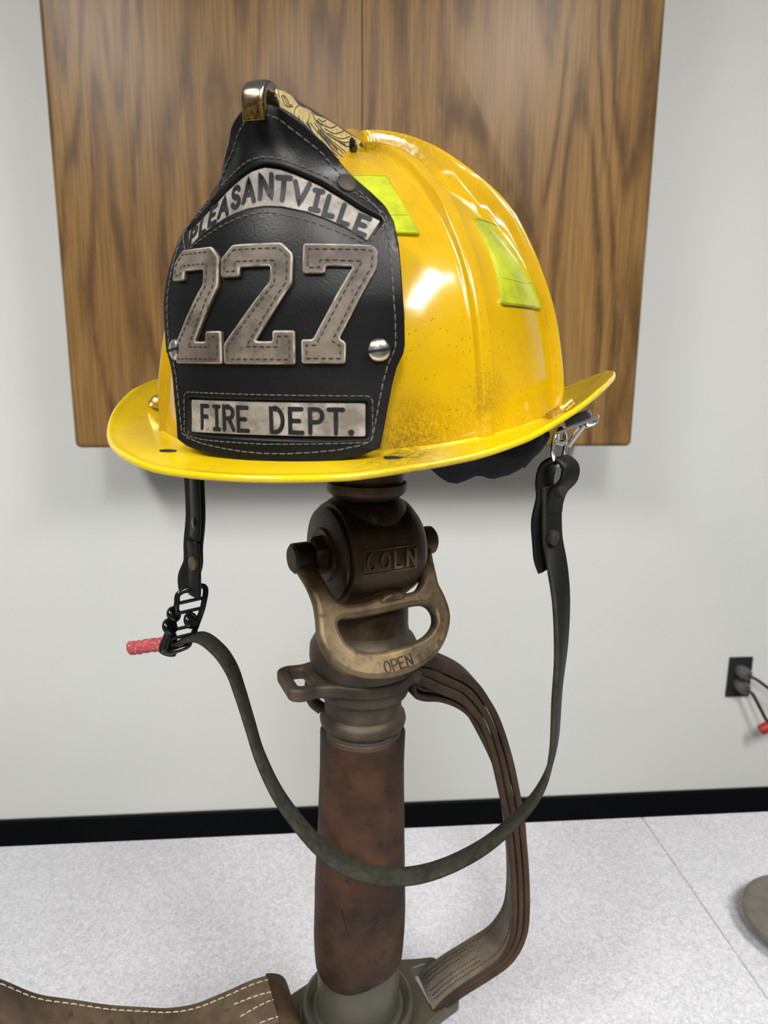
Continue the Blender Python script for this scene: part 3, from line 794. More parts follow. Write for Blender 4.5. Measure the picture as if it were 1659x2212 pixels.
# hook: bends over the leather's peak
g = G()
hook = crom([H(.082, 0, .1368), H(.088, 0, .1378), H(.0935, 0, .1372), H(.0966, 0, .1344), H(.0974, 0, .1310), H(.0970, 0, .1268), H(.0966, 0, .1232)], 6)
ribbon(g, hook, Vector((1, 0, 0)), .0100, [.0050] * 10 + [.0046] * (len(hook) - 10), mats=(0, 0, 0)); ho = g.obj('hook', 'hook', holder, smooth=70, label='bent nickel-over-brass hook clasping the leather peak')
sd = ho.modifiers.new('sub', 'SUBSURF'); sd.levels = 2; sd.render_levels = 2
def gp(L): return [(a * mm, b * mm) for a, b in L]
for sgn in (1, -1):
    o_ = HT if sgn > 0 else -HT
    mp = (lambda x, z, off: H(x, o_ + sgn * off, z))
    g = G()
    GOLD = [(88.0, 135.8), (85.5, 138.0), (81.3, 138.9), (73.1, 139.7), (66.1, 138.3), (62.7, 138.4), (55.1, 139.9), (47.2, 139.7), (36.0, 141.6), (21.1, 142.8), (8.3, 143.2), (-9.1, 144.6), (-14.9, 144.9), (-12.0, 142.4), (-15.5, 141.8), (-10.5, 140.4), (-13.0, 139.5), (-5.4, 137.0), (2, 136.6), (5.4, 135.3), (3.4, 133.8), (8.4, 132.4), (6, 131.2), (12, 128.2), (40, 124.5), (70, 123.5), (83, 130.5)]
    P = [Vector(p) for p in gp(GOLD)]
    if area(P) < 0: P = P[::-1]
    plate(g, P, [], mp, .00022, -.0002, bev=.0001, step=.006, mt=0, mb=0, ms=0); g.obj('eagle_relief', 'gold', holder, smooth=50, label='worn gold eagle figure')
    g = G()
    for Lx in ([(82.9, 136.4), (80.3, 137.3), (76.9, 136.3), (76.6, 135.5), (72.6, 135.7), (75.3, 134.7), (78.8, 134.1), (80.5, 134.3), (82.9, 136.4)], [(80.6, 136.7), (78.0, 135.1)], [(86.2, 137.6), (85.5, 135.0), (85.8, 132.0)],
               [(66.1, 138.2), (69.6, 135.7), (70.6, 133.5), (69.2, 131.2), (65.5, 130)], [(56.1, 139.7), (54.6, 137.7), (55.8, 134.7)], [(66, 133.8), (64.5, 131.8)], [(62.5, 134.2), (61, 132)],
               [(52.5, 139.3), (49.9, 139.1), (48.8, 138.0), (41.8, 136.1), (33.3, 135.4), (21.2, 135.9), (8.3, 137.2)],
               [(44.5, 139.1), (38.9, 139.2), (34.3, 141.4)], [(40.1, 138.0), (29.1, 139.3), (21.1, 142.6)], [(36.2, 136.9), (23.0, 138.4), (10.9, 143.0)], [(33.3, 135.9), (14.9, 138.3), (0.4, 143.5)], [(27.4, 135.6), (10.3, 137.8), (-7.6, 143.8)], [(18, 136), (6, 137), (-9, 141.6)],
               [(58.9, 133.2), (55, 132.6), (47.6, 130.6)], [(53.6, 134.7), (46, 133.2), (36.3, 131.9), (24.5, 130.0)], [(49, 136.2), (41.9, 134.6), (27.4, 133.2), (11.7, 132.4)], [(42, 135.2), (33.3, 134.2), (14.9, 133.9), (7.1, 133.6)],
               [(57, 130.4), (45.8, 128.8), (30.5, 127.4), (15.0, 127.9)], [(46, 130.6), (33, 129.4), (20, 129.2)], [(62, 129.6), (50, 127.2), (38, 126)], [(30, 131.2), (18, 130.6), (10, 130.4)]):
        sunkline(g, crom([(a * mm, b * mm, 0) for a, b in Lx], 4), mp, .00026, .00022, h=.00006, step=.0008)
    for Lx in ([(57, 134.0), (53, 132.4)], [(53.5, 131.9), (44, 129.7)], [(44.5, 134.0), (30, 131.6)], [(36, 133.6), (20, 131.8)], [(46, 137.9), (40, 137.4)]):
        sunkline(g, gp(Lx), mp, .00048, .00022, h=.00007, step=.002)
    g.obj('engraving', 'holdergrey', holder, smooth=50)
g = G(); g.tube([H(.1, 0, 0)] * 2, 0, 3) if False else None
g.lathe([(.0, -.0075), (.003, -.0072), (.0046, -.006), (.0048, -.005), (.0048, .005), (.0046, .006), (.003, .0072), (0, .0075)], 24, Matrix.Translation(H(-.0015, 0, .1385)) @ Matrix.Rotation(R(90), 4, 'Y')); g.obj('holder_bolt', 'blackmetal', holder)

# ---- bolts and holes on the brim, bracket, ring
def brim_nut(th, l, f, name='brim_bolt'):
    pass
def bolt_at(l, f, z, tilt, dome):
    Mx = Matrix.Translation(H(f, l, z)) @ Matrix.Rotation(tilt, 4, 'Y')
    g = G()
    if dome: g.lathe([(0, -.001), (.0050, -.001), (.0050, .0012), (.0044, .0014), (.0040, .0032), (.0030, .0048), (.0016, .0057), (0, .0059)], 24, Mx); g.obj('brim_bolt', 'brassbolt', hel, label='domed brass bolt head')
    else:
        g.lathe([(0, -.001), (.0052, -.001), (.0056, 0), (.0056, .0030), (.0048, .0034), (0, .0034)], 6, Mx)
        g.obj('brim_nut', 'brassbolt', hel, smooth=25, label='hexagonal brass nut on the brim')
        g = G(); g.tube([Mx @ Vector((.0040, -.001, .0008)), Mx @ Vector((.0098, -.001, .0022))], .0021, 14); g.obj('brim_stud', 'brassbolt', hel, smooth=25, label='short threaded brass stud')
bolt_at(-.1195, .003, .0030, R(22), True)
bolt_at(.1176, -.002, .0036, R(-30), False)
def on_brim(f, l):
    best = min(((brim_top(2 * PI * i / 240, t / 40) - Vector((f, l, 0))).to_2d().length, i, t) for i in range(240) for t in range(41))
    return brim_top(2 * PI * best[1] / 240, best[2] / 40).z
for (l, f) in ((.0560, .0860), (-.0565, .0860)):
    Mx = Matrix.Translation(H(f, l, on_brim(f, l) + .0001)) @ Matrix.Diagonal((1.5, 1, .6, 1))
    g = G(); g.lathe([(0, -.0004), (.0030, -.0004), (.0029, .0004), (.0021, .0007), (.0018, .0002), (0, .0001)], 16, Mx); g.obj('brim_hole', 'ink', hel, label='small dark screw hole in the brim')
# bracket under the wearer's-left brim
def side_hardware(s):
    zc = .0022 + ROLL * s * .12
    tl = R(-24 * s)
    Mx = Matrix.Translation(H(-.002, s * .1262, zc - .0048)) @ Matrix.Rotation(tl, 4, 'Y')
    g = G(); g.box((-.004, -.009, -.0005), (.009, .009, .0036), 0, Mx); br = g.obj('strap_bracket', 'plate', hel, smooth=None, bevel=.0008, label='black block under the brim holding a chrome loop')
    g = G(); g.box((-.010, -.0065, -.0022), (.012, .0065, -.0010), 0, Mx)
    g.tube([Mx @ Vector((x, 0, z)) for x, z in ((-.010, -.002), (-.0115, -.006), (-.0065, -.0095), (-.001, -.0055), (.004, -.0025))], .0016, 10, squash=4)
    g.lathe([(0, -.0052), (.0032, -.0048), (.0042, -.0035), (.0042, -.002)], 20, Mx @ Matrix.Translation((.007, 0, 0))); g.obj('footman_loop', 'chrome', br, smooth=50)
    cz = zc - .0175; cx = s * .1180
    pts = [Vector((cx + .0012 * s, 0, 0)) + Vector((0, .0085 * math.cos(a), cz + .0095 * math.sin(a))) + Vector((s * .0025 * math.cos(a), .002, 0)) for a in [2 * PI * i / 28 for i in range(28)]]
    g = G(); g.tube(pts, .0012, 10, closed=True); g.obj('ring', 'chrome', br)
side_hardware(1)
side_hardware(-1)
# cloth liner showing below the brim
def liner():
    v = []; n = 120; m = 14
    for j in range(m + 1):
        t = j / m
        for i in range(n):
            a = 2 * PI * i / n; left = max(0, math.sin(a)); back = max(0, -math.cos(a))
            drop = .010 + .020 * sstep(left * .9 + back * .45, .25, .8)
            nz = noise.noise(Vector((math.cos(a) * 5, math.sin(a) * 5, t * 4))) * .008
            rr = .86 + .10 * math.sin(t * PI) + nz * 4
            f = CF + SA * .93 * rr * math.cos(a); l = SB * 1.02 * rr * math.sin(a)
            v.append(H(f, l, .004 - (drop + .004) * t + nz * t + ROLL * l))
    f = [(j * n + i, j * n + (i + 1) % n, (j + 1) * n + (i + 1) % n, (j + 1) * n + i) for j in range(m) for i in range(n)]
    o = mk('liner', v, f, 'liner', hel, smooth=80, solid=.006)
    o['label'] = 'black padded cloth liner bulging under the brim'
liner()
# ---- chin strap (long tail) : seen hanging in a deep loop in front of the nozzle
def hp(l, u, f): return H(f, l, u)
CH = [(385, .0, -.1159, -.1514), (0, .0045, -.0972, -.1434), (0, .0088, -.0815, -.1478), (0, .013, -.0698, -.1577), (0, .0169, -.0618, -.1716), (0, .0204, -.0542, -.1887), (0, .0235, -.0463, -.2074), (0, .026, -.0338, -.2285), (0, .0279, -.0179, -.2458), (0, .0292, -.0025, -.258), (0, .0299, .0155, -.2652), (0, .0299, .0413, -.2643), (0, .0292, .0659, -.2544), (0, .0279, .0916, -.2349), (0, .026, .1107, -.2126), (0, .0235, .1219, -.1937), (0, .0204, .1266, -.1726), (0, .0169, .1266, -.1423), (0, .013, .127, -.1177), (0, .0088, .1254, -.0936), (0, .0045, .1219, -.0749), (0, .001, .1185, -.0611), (0, .0, .1172, -.045), (0, .0, .1165, -.034)]
path = crom([H(f, l, u) for _, f, l, u in CH], 8); nP = len(path)
wd = []; wid = []; th = []
for i in range(nP):
    t = i / (nP - 1)
    tw = interp(t, [0, .08, .25, .5, .65, .76, .86, 1], [0, 8, 18, 10, 0, -12, -38, -36])
    w = Vector((math.sin(R(tw)) * .9, -math.cos(R(tw)), .0)); wd.append(w)
    wid.append(interp(t, [0, .1, .9, 1], [.0130, .0145, .0150, .0145])); th.append(.0029)
g = G(); ribbon(g, path, wd, wid, th, mats=(1, 0, 0))
cs = g.obj('chin_strap', ['suede', 'strap'], hel, smooth=50, label='long black leather strap with a grey-green fuzzy underside')
for k in range(1): pass
# doubled upper part on the wearer's left with loop over the ring and two rivets
g = G()
loop = crom([H(.0, .1162, -.0790), H(.0, .1140, -.073), H(.0, .1128, -.064), H(.001, .1118, -.052), H(.0, .1135, -.040), H(.0, .1128, -.031), H(-.001, .1145, -.0235), H(-.001, .1200, -.0200), H(-.001, .1252, -.0235), H(-.0, .1248, -.030), H(.0, .1205, -.036), H(0, .1185, -.042), H(0, .1180, -.048)], 6)
ribbon(g, loop, [Vector((-.55, -.83, 0))] * len(loop), .0135, .0030, mats=(0, 0, 0)); lp = g.obj('strap_loop', ['strap'], hel, smooth=50, label='folded black leather loop riveted round the chrome ring')
def rivet_h(par, l, f, u, nrm, r=.004, mat='darkrivet', name='rivet', lab=None):
    Mx = Matrix.Translation(H(f, l, u)) @ Vector(nrm).to_track_quat('Z', 'Y').to_matrix().to_4x4()
    g = G(); g.lathe([(r, -.0015), (r, .0006), (r * .8, .0011), (0, .0013)], 24, Mx); g.obj(name, mat, par, label=lab)
rivet_h(cs, .1197, .0065, -.0600, (.85, -.5, 0)); rivet_h(cs, .1222, .003, -.0350, (.9, -.4, .1))
# wearer's right: hanging double leather, brass rivet, black buckle, red tip
g = G()
hang = crom([H(-.006, -.1030, -.012), H(-.005, -.1015, -.030), H(-.004, -.1005, -.050), H(-.004, -.1010, -.068), H(-.004, -.1035, -.085), H(-.004, -.1045, -.098), H(-.003, -.1085, -.108), H(-.002, -.1075, -.1170)], 6)
W1 = Vector((.98, -.20, 0))
ribbon(g, hang, [W1] * len(hang), .0158, .0026, mats=(0, 0, 0)); 
hs = g.obj('hanger_strap', ['strap'], hel, smooth=50, label='short doubled black leather strap with two rivets')
g = G(); h2 = crom([H(.001, -.0975, -.012), H(.002, -.0963, -.030), H(.003, -.0960, -.050), H(.003, -.0963, -.066), H(.003, -.0978, -.0790)], 6)
ribbon(g, h2, [Vector((.80, -.60, 0))] * len(h2), .0130, .0026, mats=(0, 0, 0)); g.obj('strap_layer', ['strap'], hs, smooth=50)
g = G(); h3 = crom([H(.003, -.0992, -.0805), H(.003, -.0988, -.090), H(.003, -.0990, -.102), H(.003, -.0998, -.1170)], 6)
ribbon(g, h3, [Vector((.88, -.47, 0))] * len(h3), [.0095] + [.0125] * (len(h3) - 2) + [.0115], .0028, mats=(0, 0, 0)); g.obj('strap_layer', ['strap'], hs, smooth=50)
rivet_h(hs, -.0955, .0055, -.0690, (-.6, -.8, 0), .0036, 'blackmetal')
rivet_h(hs, -.0985, .0056, -.0945, (-.47, -.88, 0), .0044, 'dullbrass', lab='dull brass rivet')
bk = mk('x', [], [], 'blackmetal', hel); bpy.data.objects.remove(bk)
# buckle: ladder frame with cross bars, turned edgewise
BX = Matrix.Translation(H(.002, -.1070, -.1330)) @ Matrix.Rotation(R(38), 4, 'Z') @ Matrix.Rotation(R(14), 4, 'Y')
g = G()
fr = crom([BX @ Vector(p) for p in [(-.0075, 0, .0165), (.0062, 0, .0225), (.0080, -.002, .012), (.0070, -.001, -.001), (.0052, 0, -.0135), (.0030, 0, -.0190), (-.0085, 0, -.0235), (-.0085, 0, -.013), (-.0072, .001, .000), (-.0082, 0, .009)]], 6, closed=True)
g.tube(fr, .0019, 10, closed=True)
for z in (.0120, .0050, -.0060, -.0120): g.tube([BX @ Vector((-.0075, 0, z - .0028)), BX @ Vector((.0070, 0, z + .0028))], .0012, 8)
buckle = g.obj('buckle', 'blackmetal', hel, smooth=60, label='glossy black ladder buckle')
for p, r in (((.0022, -.003, .000), .0054), ((-.0098, -.002, -.006), .0056), ((-.0085, .001, .0015), .0052)):
    g = G(); g.lathe([(0, -.0022), (r * .85, -.0020), (r, -.0010), (r, .0010), (r * .85, .0020), (0, .0022)], 28, BX @ Matrix.Translation(p) @ Matrix.Rotation(R(50), 4, 'X') @ Matrix.Rotation(R(35), 4, 'Y')); g.obj('knuckle', 'blackmetal', buckle)
g = G(); g.lathe([(.0015, .0095), (.0042, .006), (.0066, -.004), (.0062, -.0085), (.003, -.0095), (0, -.0095)], 18, Matrix.Translation(H(.003, -.1205, -.1500)) @ Matrix.Rotation(R(14), 4, 'Y') @ Matrix.Diagonal((1, .7, 1, 1)), fn=None); g.obj('thumb_release', 'blackmetal', buckle, smooth=30)
g = G(); tip = crom([H(0, -.1225, -.1528), H(0, -.130, -.1545), H(0, -.139, -.1566), H(0, -.148, -.1592), H(0, -.1525, -.1600), H(0, -.1548, -.1606)], 5)
rad = [.0046 + .0004 * math.sin(i * 1.9) for i in range(len(tip))]; rad[-1] = .0016; rad[-2] = .0034; rad[-3] = .0042
g.tube(tip, rad, 16, squash=.8); g.obj('strap_tip', 'redtip', cs, smooth=70, label='strap end dipped in flaking red rubber')

# ------------------------------------------------------------------ NOZZLE (playpipe)
NX0, NX1 = Vector((.02487, .434, 1.28 - .0762)), Vector((.0194, .434, 1.28 - .449))
ax = (NX0 - NX1).normalized(); base = NX1 - ax * ((NX1.z - TBL) / ax.z)
lean = math.atan2(ax.x, ax.z)
noz = empty('fire_nozzle', base, 'antique dark bronze hose nozzle with brown leather grip, standing under the yellow helmet', 'nozzle', (0, lean, 0))
NM = rootmat(noz)
def nz(z): return (1.28 + z - TBL)       # height along the pipe from camera-relative height
def lobj(name, prof, mat, par=noz, n=64, **k):
    g = G(); g.lathe([(r, nz(z)) for r, z in prof], n); return g.obj(name, mat, par, **k)
lobj('tip_coupling', [(0, -.020), (.018, -.022), (.0225, -.030), (.0228, -.0705), (.0222, -.0712), (.0226, -.0722), (.0246, -.0732), (.0248, -.0775), (.0238, -.0795), (.0205, -.0818), (.0198, -.0832), (.0215, -.0850), (.0215, -.088)], 'bronze', label='threaded bronze collar under the helmet')
body = lobj('valve_body', [(.0195, -.082), (.0210, -.0835), (.0240, -.0858), (.0258, -.0900), (.0262, -.0965), (.0262, -.130), (.0262, -.1400), (.0264, -.1465), (.0270, -.1500), (.0278, -.1530), (.0281, -.1660), (.0284, -.1690)], 'bronze', label='round bronze shut-off valve body with cast letters')
C0 = Vector((.02429, .434, 1.28 - .1159)); b_ = R(25); A_ = Vector((math.cos(b_), math.sin(b_), 0)); N_ = Vector((math.sin(b_), -math.cos(b_), 0)); Z_ = Vector((0, 0, 1))
DM = Matrix.Translation(C0) @ Matrix(((A_.x, N_.x, 0, 0), (A_.y, N_.y, 0, 0), (0, 0, 1, 0), (0, 0, 0, 1)))      # x along the spindle, y towards the viewer, z up
LA = DM @ Matrix.Rotation(R(90), 4, 'Y')      # lathe z -> spindle x
g = G(); g.lathe([(0, -.0285), (.0262, -.0285), (.0288, -.0272), (.0290, -.0258), (.0278, -.0254), (.0278, -.0246), (.0312, -.0238), (.0324, -.021), (.0328, -.010), (.0328, .012), (.0320, .0195), (.0295, .0255), (.024, .0305), (.014, .0335), (0, .0345)], 96, LA)
g.obj('valve_drum', 'bronze', noz, world=NM, label='horizontal bronze valve drum with a flat side cap')
g = G(); g.lathe([(0, -.0375), (.0095, -.0375), (.0118, -.0360), (.0125, -.0285)], 6, LA); g.lathe([(0, -.0305), (.0160, -.0305), (.0168, -.0285)], 40, LA); g.obj('packing_nut', 'bronze', noz, world=NM, smooth=25, label='hexagonal nut round the valve spindle')
g = G(); g.lathe([(0, -.0475), (.0058, -.0475), (.0062, -.046), (.0062, .046), (.0058, .0475), (0, .0475)], 24, LA); g.obj('spindle', 'bronze', noz, world=NM)
# D-shaped shut-off handle
tau = R(30); V_ = -Z_ * math.cos(tau) + N_ * math.sin(tau); NN = A_.cross(V_)
if NN.dot(N_) < 0: NN = -NN
OUTH = [(-49.0, 3.5), (-48.8, 9), (-48.4, 16), (-48.2, 25.1), (-47.6, 32.2), (-48.2, 40.1), (-49.4, 47.8), (-49.2, 54.4), (-46.8, 62.5), (-41.7, 69.6), (-34.4, 75.0), (-23.6, 79.0), (-8.8, 80.7), (6.9, 79.3), (20.2, 74.8), (30.4, 66.8), (36.9, 57.4), (39.2, 49.0), (38.4, 39.5), (36.4, 30.8), (38.2, 21.3), (43.2, 11), (47.2, 3), (46.4, -5), (40, -6), (37.6, 1), (34.8, 9.0), (29.2, 20.1), (24.5, 28.7), (19.3, 33.4), (10.9, 34.0), (4.7, 33.0), (-1.4, 32.6), (-8.3, 33.8), (-17.9, 35.0), (-26.5, 34.7), (-32.0, 32.2), (-35.4, 27.5), (-36.7, 20.1), (-36.9, 9), (-37.5, 1), (-40.8, -6.3), (-47.0, -5.2)]
HOLE = [(-36.6, 46.5), (-35.6, 43.5), (-32.6, 42.3), (-26.2, 43.0), (-14.0, 43.3), (2.0, 42.8), (17.8, 42.6), (24.0, 44.2), (27.0, 48.8), (26.1, 54.5), (21.6, 59.2), (14.1, 62.5), (2.2, 64.5), (-10.7, 65.1), (-22.4, 63.6), (-29.6, 60.2), (-34.3, 55.0)]
def bow(y):
    t = min(1, max(0, (y * 1000 - 2) / 26)); return .012 * t * t * (3 - 2 * t)
def hm(x, y, off): return C0 + A_ * x + V_ * y + NN * (off + bow(y))
g = G(); oc = [tuple(p[:2]) for p in crom([(a * mm, b * mm, 0) for a, b in OUTH], 3, True)]; hc = [tuple(p[:2]) for p in crom([(a * mm, b * mm, 0) for a, b in HOLE], 3, True)]
plate(g, oc, [hc], hm, .0042, -.0042, bev=.0030, step=.003, mt=0, mb=0, ms=0, back=True, rnd=4)
hd = g.obj('shutoff_handle', 'bronze_lt', noz, world=NM, smooth=60, label='rubbed bronze D-shaped shut-off handle')
for s in (-1, 1):
    g = G(); g.lathe([(0, s * .050), (.0075, s * .0500), (.0092, s * .0485), (.0092, s * .0395), (.008, s * .038), (0, s * .038)], 28, LA); g.obj('pivot_boss', 'bronze', hd, world=NM)
g = G(); g.tube([hm(x * mm, y * mm, .0035) for x, y in ((-7, 37), (-4, 35.6), (1, 34.8), (6, 35.4), (9, 37))], [.0016, .0028, .0032, .0026, .0014], 12); g.obj('thumb_rest', 'bronze_lt', hd, world=NM)
# cast letters
g = G(); hmap = lambda x, y, off: hm(x, -y, off)
for ch, x in zip('OPEN', (-13.2, -8.2, -3.4, 1.6)): letter(g, ch, x * mm, -.0735 + .0006 * (x / 8.6), .0036, .0064, 4, hmap, .00045, .0041, .00045)
g.obj('cast_letters', 'bronze', hd, world=NM, smooth=40, label='cast word OPEN')
def dm(x, y, off): return DM @ Vector((x, (.0328 + off) * math.cos(y / .0328), (.0328 + off) * math.sin(y / .0328)))
g = G()
for ch, x in zip('COLN', (-.0138, -.0046, .0044, .0130)): letter(g, ch, x, .0008, .0052, .0092, 0, dm, .00085, .0001, .0010)
g.obj('cast_letters', 'bronze_lt', body, world=NM, smooth=40, label='cast word COLN')
g = G(); sunkline(g, [(-.0182, -.0062), (.0172, -.0062), (.0172, .0078), (-.0182, .0078)], dm, .00035, -.0002, closed=True, h=.0006); g.obj('letter_border', 'bronze_lt', body, world=NM)
# neck, swivel collar and lug plate
lobj('neck_collar', [(.0283, -.166), (.0288, -.1700), (.0322, -.1735), (.0348, -.1785), (.0352, -.1860), (.0340, -.1920), (.0315, -.1950), (.0300, -.2040), (.0296, -.2090), (.0288, -.2110), (.0258, -.2128), (.0252, -.2150), (.0252, -.2225)], 'bronze_grey', label='stepped grey-bronze collar')
lobj('ring_bead', [(.0248, -.2190), (.0250, -.2240), (.0264, -.2252), (.0278, -.2270), (.0284, -.2296), (.0279, -.2322), (.0264, -.2340), (.0246, -.2352), (.0242, -.2380), (.0252, -.2392), (.0266, -.2398), (.0270, -.2412), (.0262, -.2440)], 'bronze_grey')
gm = R(18); E1 = Vector((math.cos(gm), math.sin(gm), 0)); E2 = Vector((-math.sin(gm), math.cos(gm), 0))
def lugplate(name, zc, th_, out, holes, mat, lab, bev=.002):
    c = NX1 + ax * ((1.28 + zc - NX1.z) / ax.z)
    f = lambda x, y, off: c + E1 * x + E2 * y + Z_ * off
    g = G(); plate(g, roundpoly(gp(out), .004, 4), [roundpoly(gp(h), .003, 4) for h in holes], f, th_ / 2, -th_ / 2, bev=bev, step=.005, mt=0, mb=0, ms=0, back=True, rnd=3)
    return g.obj(name, mat, noz, world=NM, smooth=60, label=lab)
circ = lambda r, a0, a1, n=8: [(r * math.cos(R(a0 + (a1 - a0) * i / n)), r * math.sin(R(a0 + (a1 - a0) * i / n))) for i in range(n + 1)]
lugplate('lug_plate', -.1985, .0085, [(54, -16), (54, 16), (47, 20), (37, 18)] + circ(33.5, 42, 138) + [(-37, 18), (-47, 20), (-54, 16), (-54, -16), (-47, -20), (-37, -18)] + circ(33.5, 222, 318) + [(37, -18), (47, -20)], [[(37.5, -12.5), (47, -12.5), (47, 12.5), (37.5, 12.5)], [(-47, -12.5), (-37.5, -12.5), (-37.5, 12.5), (-47, 12.5)]], 'bronze_grey', 'collar with two open strap lugs')
g = G(); c = NX1 + ax * ((1.28 - .205 - NX1.z) / ax.z)
g.tube(crom([c + Vector((-.026, .010, .004)), c + Vector((-.034, .012, -.004)), c + Vector((-.0335, .012, -.018)), c + Vector((-.027, .010, -.024))], 4), .0042, 10); g.obj('rear_lug', 'bronze_grey', noz, world=NM)
# leather sleeve
def sleeve():
    prof = [(.0262, -.2385), (.0280, -.2400), (.0281, -.262), (.0285, -.282), (.0298, -.315), (.0306, -.3351), (.0312, -.352), (.0317, -.372), (.0319, -.392), (.0315, -.408), (.0309, -.4150), (.0302, -.4165), (.0296, -.4165)]
    def fn(p, a):
        w = noise.noise(Vector((math.cos(a) * 3, math.sin(a) * 3, p.z * 30))) * .0006
        r = math.hypot(p.x, p.y); k = (r + w) / r; dz = 0
        if p.z < nz(-.412): dz = .004 * math.cos(2 * (a + .8))
        return Vector((p.x * k, p.y * k, p.z + dz))
    g = G(); P = []
    for (r0, z0), (r1, z1) in zip(prof, prof[1:]):
        m = max(1, int(abs(z1 - z0) / .004))
        for i in range(m): P.append((r0 + (r1 - r0) * i / m, z0 + (z1 - z0) * i / m))
    P.append(prof[-1]); g.lathe([(r, nz(z)) for r, z in P], 96, fn=fn, cap=False)
    s = g.obj('leather_sleeve', 'sleeve', noz, label='cracked dark brown leather sleeve'); return s
slv = sleeve()
def cyl(x, y, off):
    r = .0318 + off; a = R(-78) + x / .0318; return Vector((r * math.cos(a), r * math.sin(a), nz(y)))
g = G()
for L_, w_ in (([(-.004, -.3675), (.002, -.3668), (.006, -.3650), (.009, -.3655)], .0004), ([(-.006, -.3705), (.000, -.3695), (.005, -.3698), (.010, -.3685)], .00055), ([(.002, -.3640), (.005, -.3600)], .0003), ([(-.021, -.352), (-.019, -.362), (-.016, -.371)], .0004)):
    sunkline(g, L_, cyl, w_, -.0003, h=.0004)
g.obj('crack', 'ink', slv)
lobj('barrel', [(.0245, -.236), (.0245, -.395), (.0291, -.405), (.0291, -.440), (.0292, -.4585), (.0300, -.4600)], 'green', label='grey-green bronze barrel end')
lobj('base_collar', [(.0288, -.4520), (.0300, -.4545), (.0325, -.4550), (.0345, -.4525), (.0372, -.4505), (.0396, -.4520), (.0405, -.4560), (.0405, -.4600), (.0440, -.4625), (.0455, -.468), (.0455, -.474), (.040, -.480), (.040, -.512), (.044, -.515), (.044, -.5298), (0, -.5298)], 'green', label='wide bronze base coupling')
lugplate('base_lug_plate', -.4655, .010, [(73, -21), (73, 21), (58, 25)] + circ(43, 60, 120) + [(-58, 25), (-73, 21), (-73, -21), (-58, -25)] + circ(43, 240, 300) + [(58, -25)], [[(50, -17), (64, -17), (64, 17), (50, 17)], [(-64, -17), (-50, -17), (-50, 17), (-64, 17)]], 'green', 'base plate with two slotted strap lugs', .0015)
# leather handle straps
def vpt(gam, d, z, off):
    a = R(gam); ga = Vector((math.cos(a), math.sin(a), 0)); gn = Vector((math.sin(a), -math.cos(a), 0))
    return Vector((NX0.x, NX0.y, 0)) + ga * d * mm + gn * off + Vector((0, 0, 1.28 + z * mm))
near = [(33.0, -196), (40, -198.5), (48.4, -203.3), (64.8, -213.3), (75.0, -226.2), (81.4, -237.0), (87.7, -253.2), (93.7, -273.2), (98.8, -295.2), (103.2, -314.0), (106.4, -334.8), (109.9, -362.1), (112.0, -391.4), (110.9, -413.1), (102.6, -430.3), (87.3, -440.2), (68.9, -449.2), (56.6, -456.9), (51, -462)]
thk = [18, 19, 20, 18.5, 16, 14.8, 14.6, 14.8, 15, 14.6, 14.0, 13.6, 13.6, 13.4, 13.6, 13.4, 12.6, 12, 11]
wan = [108, 107, 106, 102, 96, 92, 88, 86, 84, 83, 83, 83, 84, 87, 93, 100, 105, 108, 108]
WID = .031
cp = []; wv = []
for (d, z), a in zip(near, wan):
    w = Vector((math.cos(R(a)), math.sin(R(a)), 0)); cp.append(vpt(10, d, z, .015) + w * (WID / 2)); wv.append(w)
def spline_all(P, W, T, per=5):
    pc = crom(P, per); wc = crom(W, per); tc = [p.x for p in crom([(t * mm, 0, 0) for t in T], per)]; return pc, wc, tc
pc, wc, tc = spline_all(cp, wv, thk)
hr = None
NL = 3
for li, (frac, thf, m) in enumerate(((1, .34, ('brownstrap', 'tanstrap')), (0, .31, ('brownstrap', 'brownstrap')), (-1, .34, ('brownstrap', 'brownstrap')))):
    g = G(); n = len(pc)
    lift = [-frac * t * .335 for t in tc]
    ribbon(g, pc, wc, [WID - .0008 * li] * n, [t * (thf - .03) for t in tc], mats=(1 if li == 0 else 0, 1 if li == 0 else 0, 0), lift=lift)
    o = g.obj('right_strap_layer' if False else ('leather_handle' if li == 0 else 'strap_layer'), [m[0], m[1]], noz if li == 0 else hr, world=NM, smooth=50, label='stacked brown leather carrying handle on the right' if li == 0 else None)
    if li == 0: hr = o
# folded under-layers at the top of the right handle
for k, (pts, t) in enumerate((([(29, -205), (30.5, -213), (37, -216.5), (48, -218.5), (60, -224.5), (69, -233), (76, -246), (84.5, -264), (93, -285), (101, -310)], 3.6), ([(31, -201), (33.5, -208), (42, -211), (54, -214), (65, -222), (73, -232), (80.5, -246), (89, -266), (97, -288)], 3.6))):
    AG = [interp(i / (len(pts) - 1), [0, .3, .6, .8, 1], [108, 105, 96, 90, 86]) for i in range(len(pts))]; WW = [Vector((math.cos(R(q)), math.sin(R(q)), 0)) for q in AG]
    P = [vpt(10, d, z, .0135) + w_ * (WID / 2 - .001) for (d, z), w_ in zip(pts, WW)]
    g = G(); pcc = crom(P, 5); ribbon(g, pcc, crom(WW, 5), WID - .004, t * mm, mats=(0, 0, 0)); g.obj('strap_layer', ['brownstrap'], hr, world=NM, smooth=50)
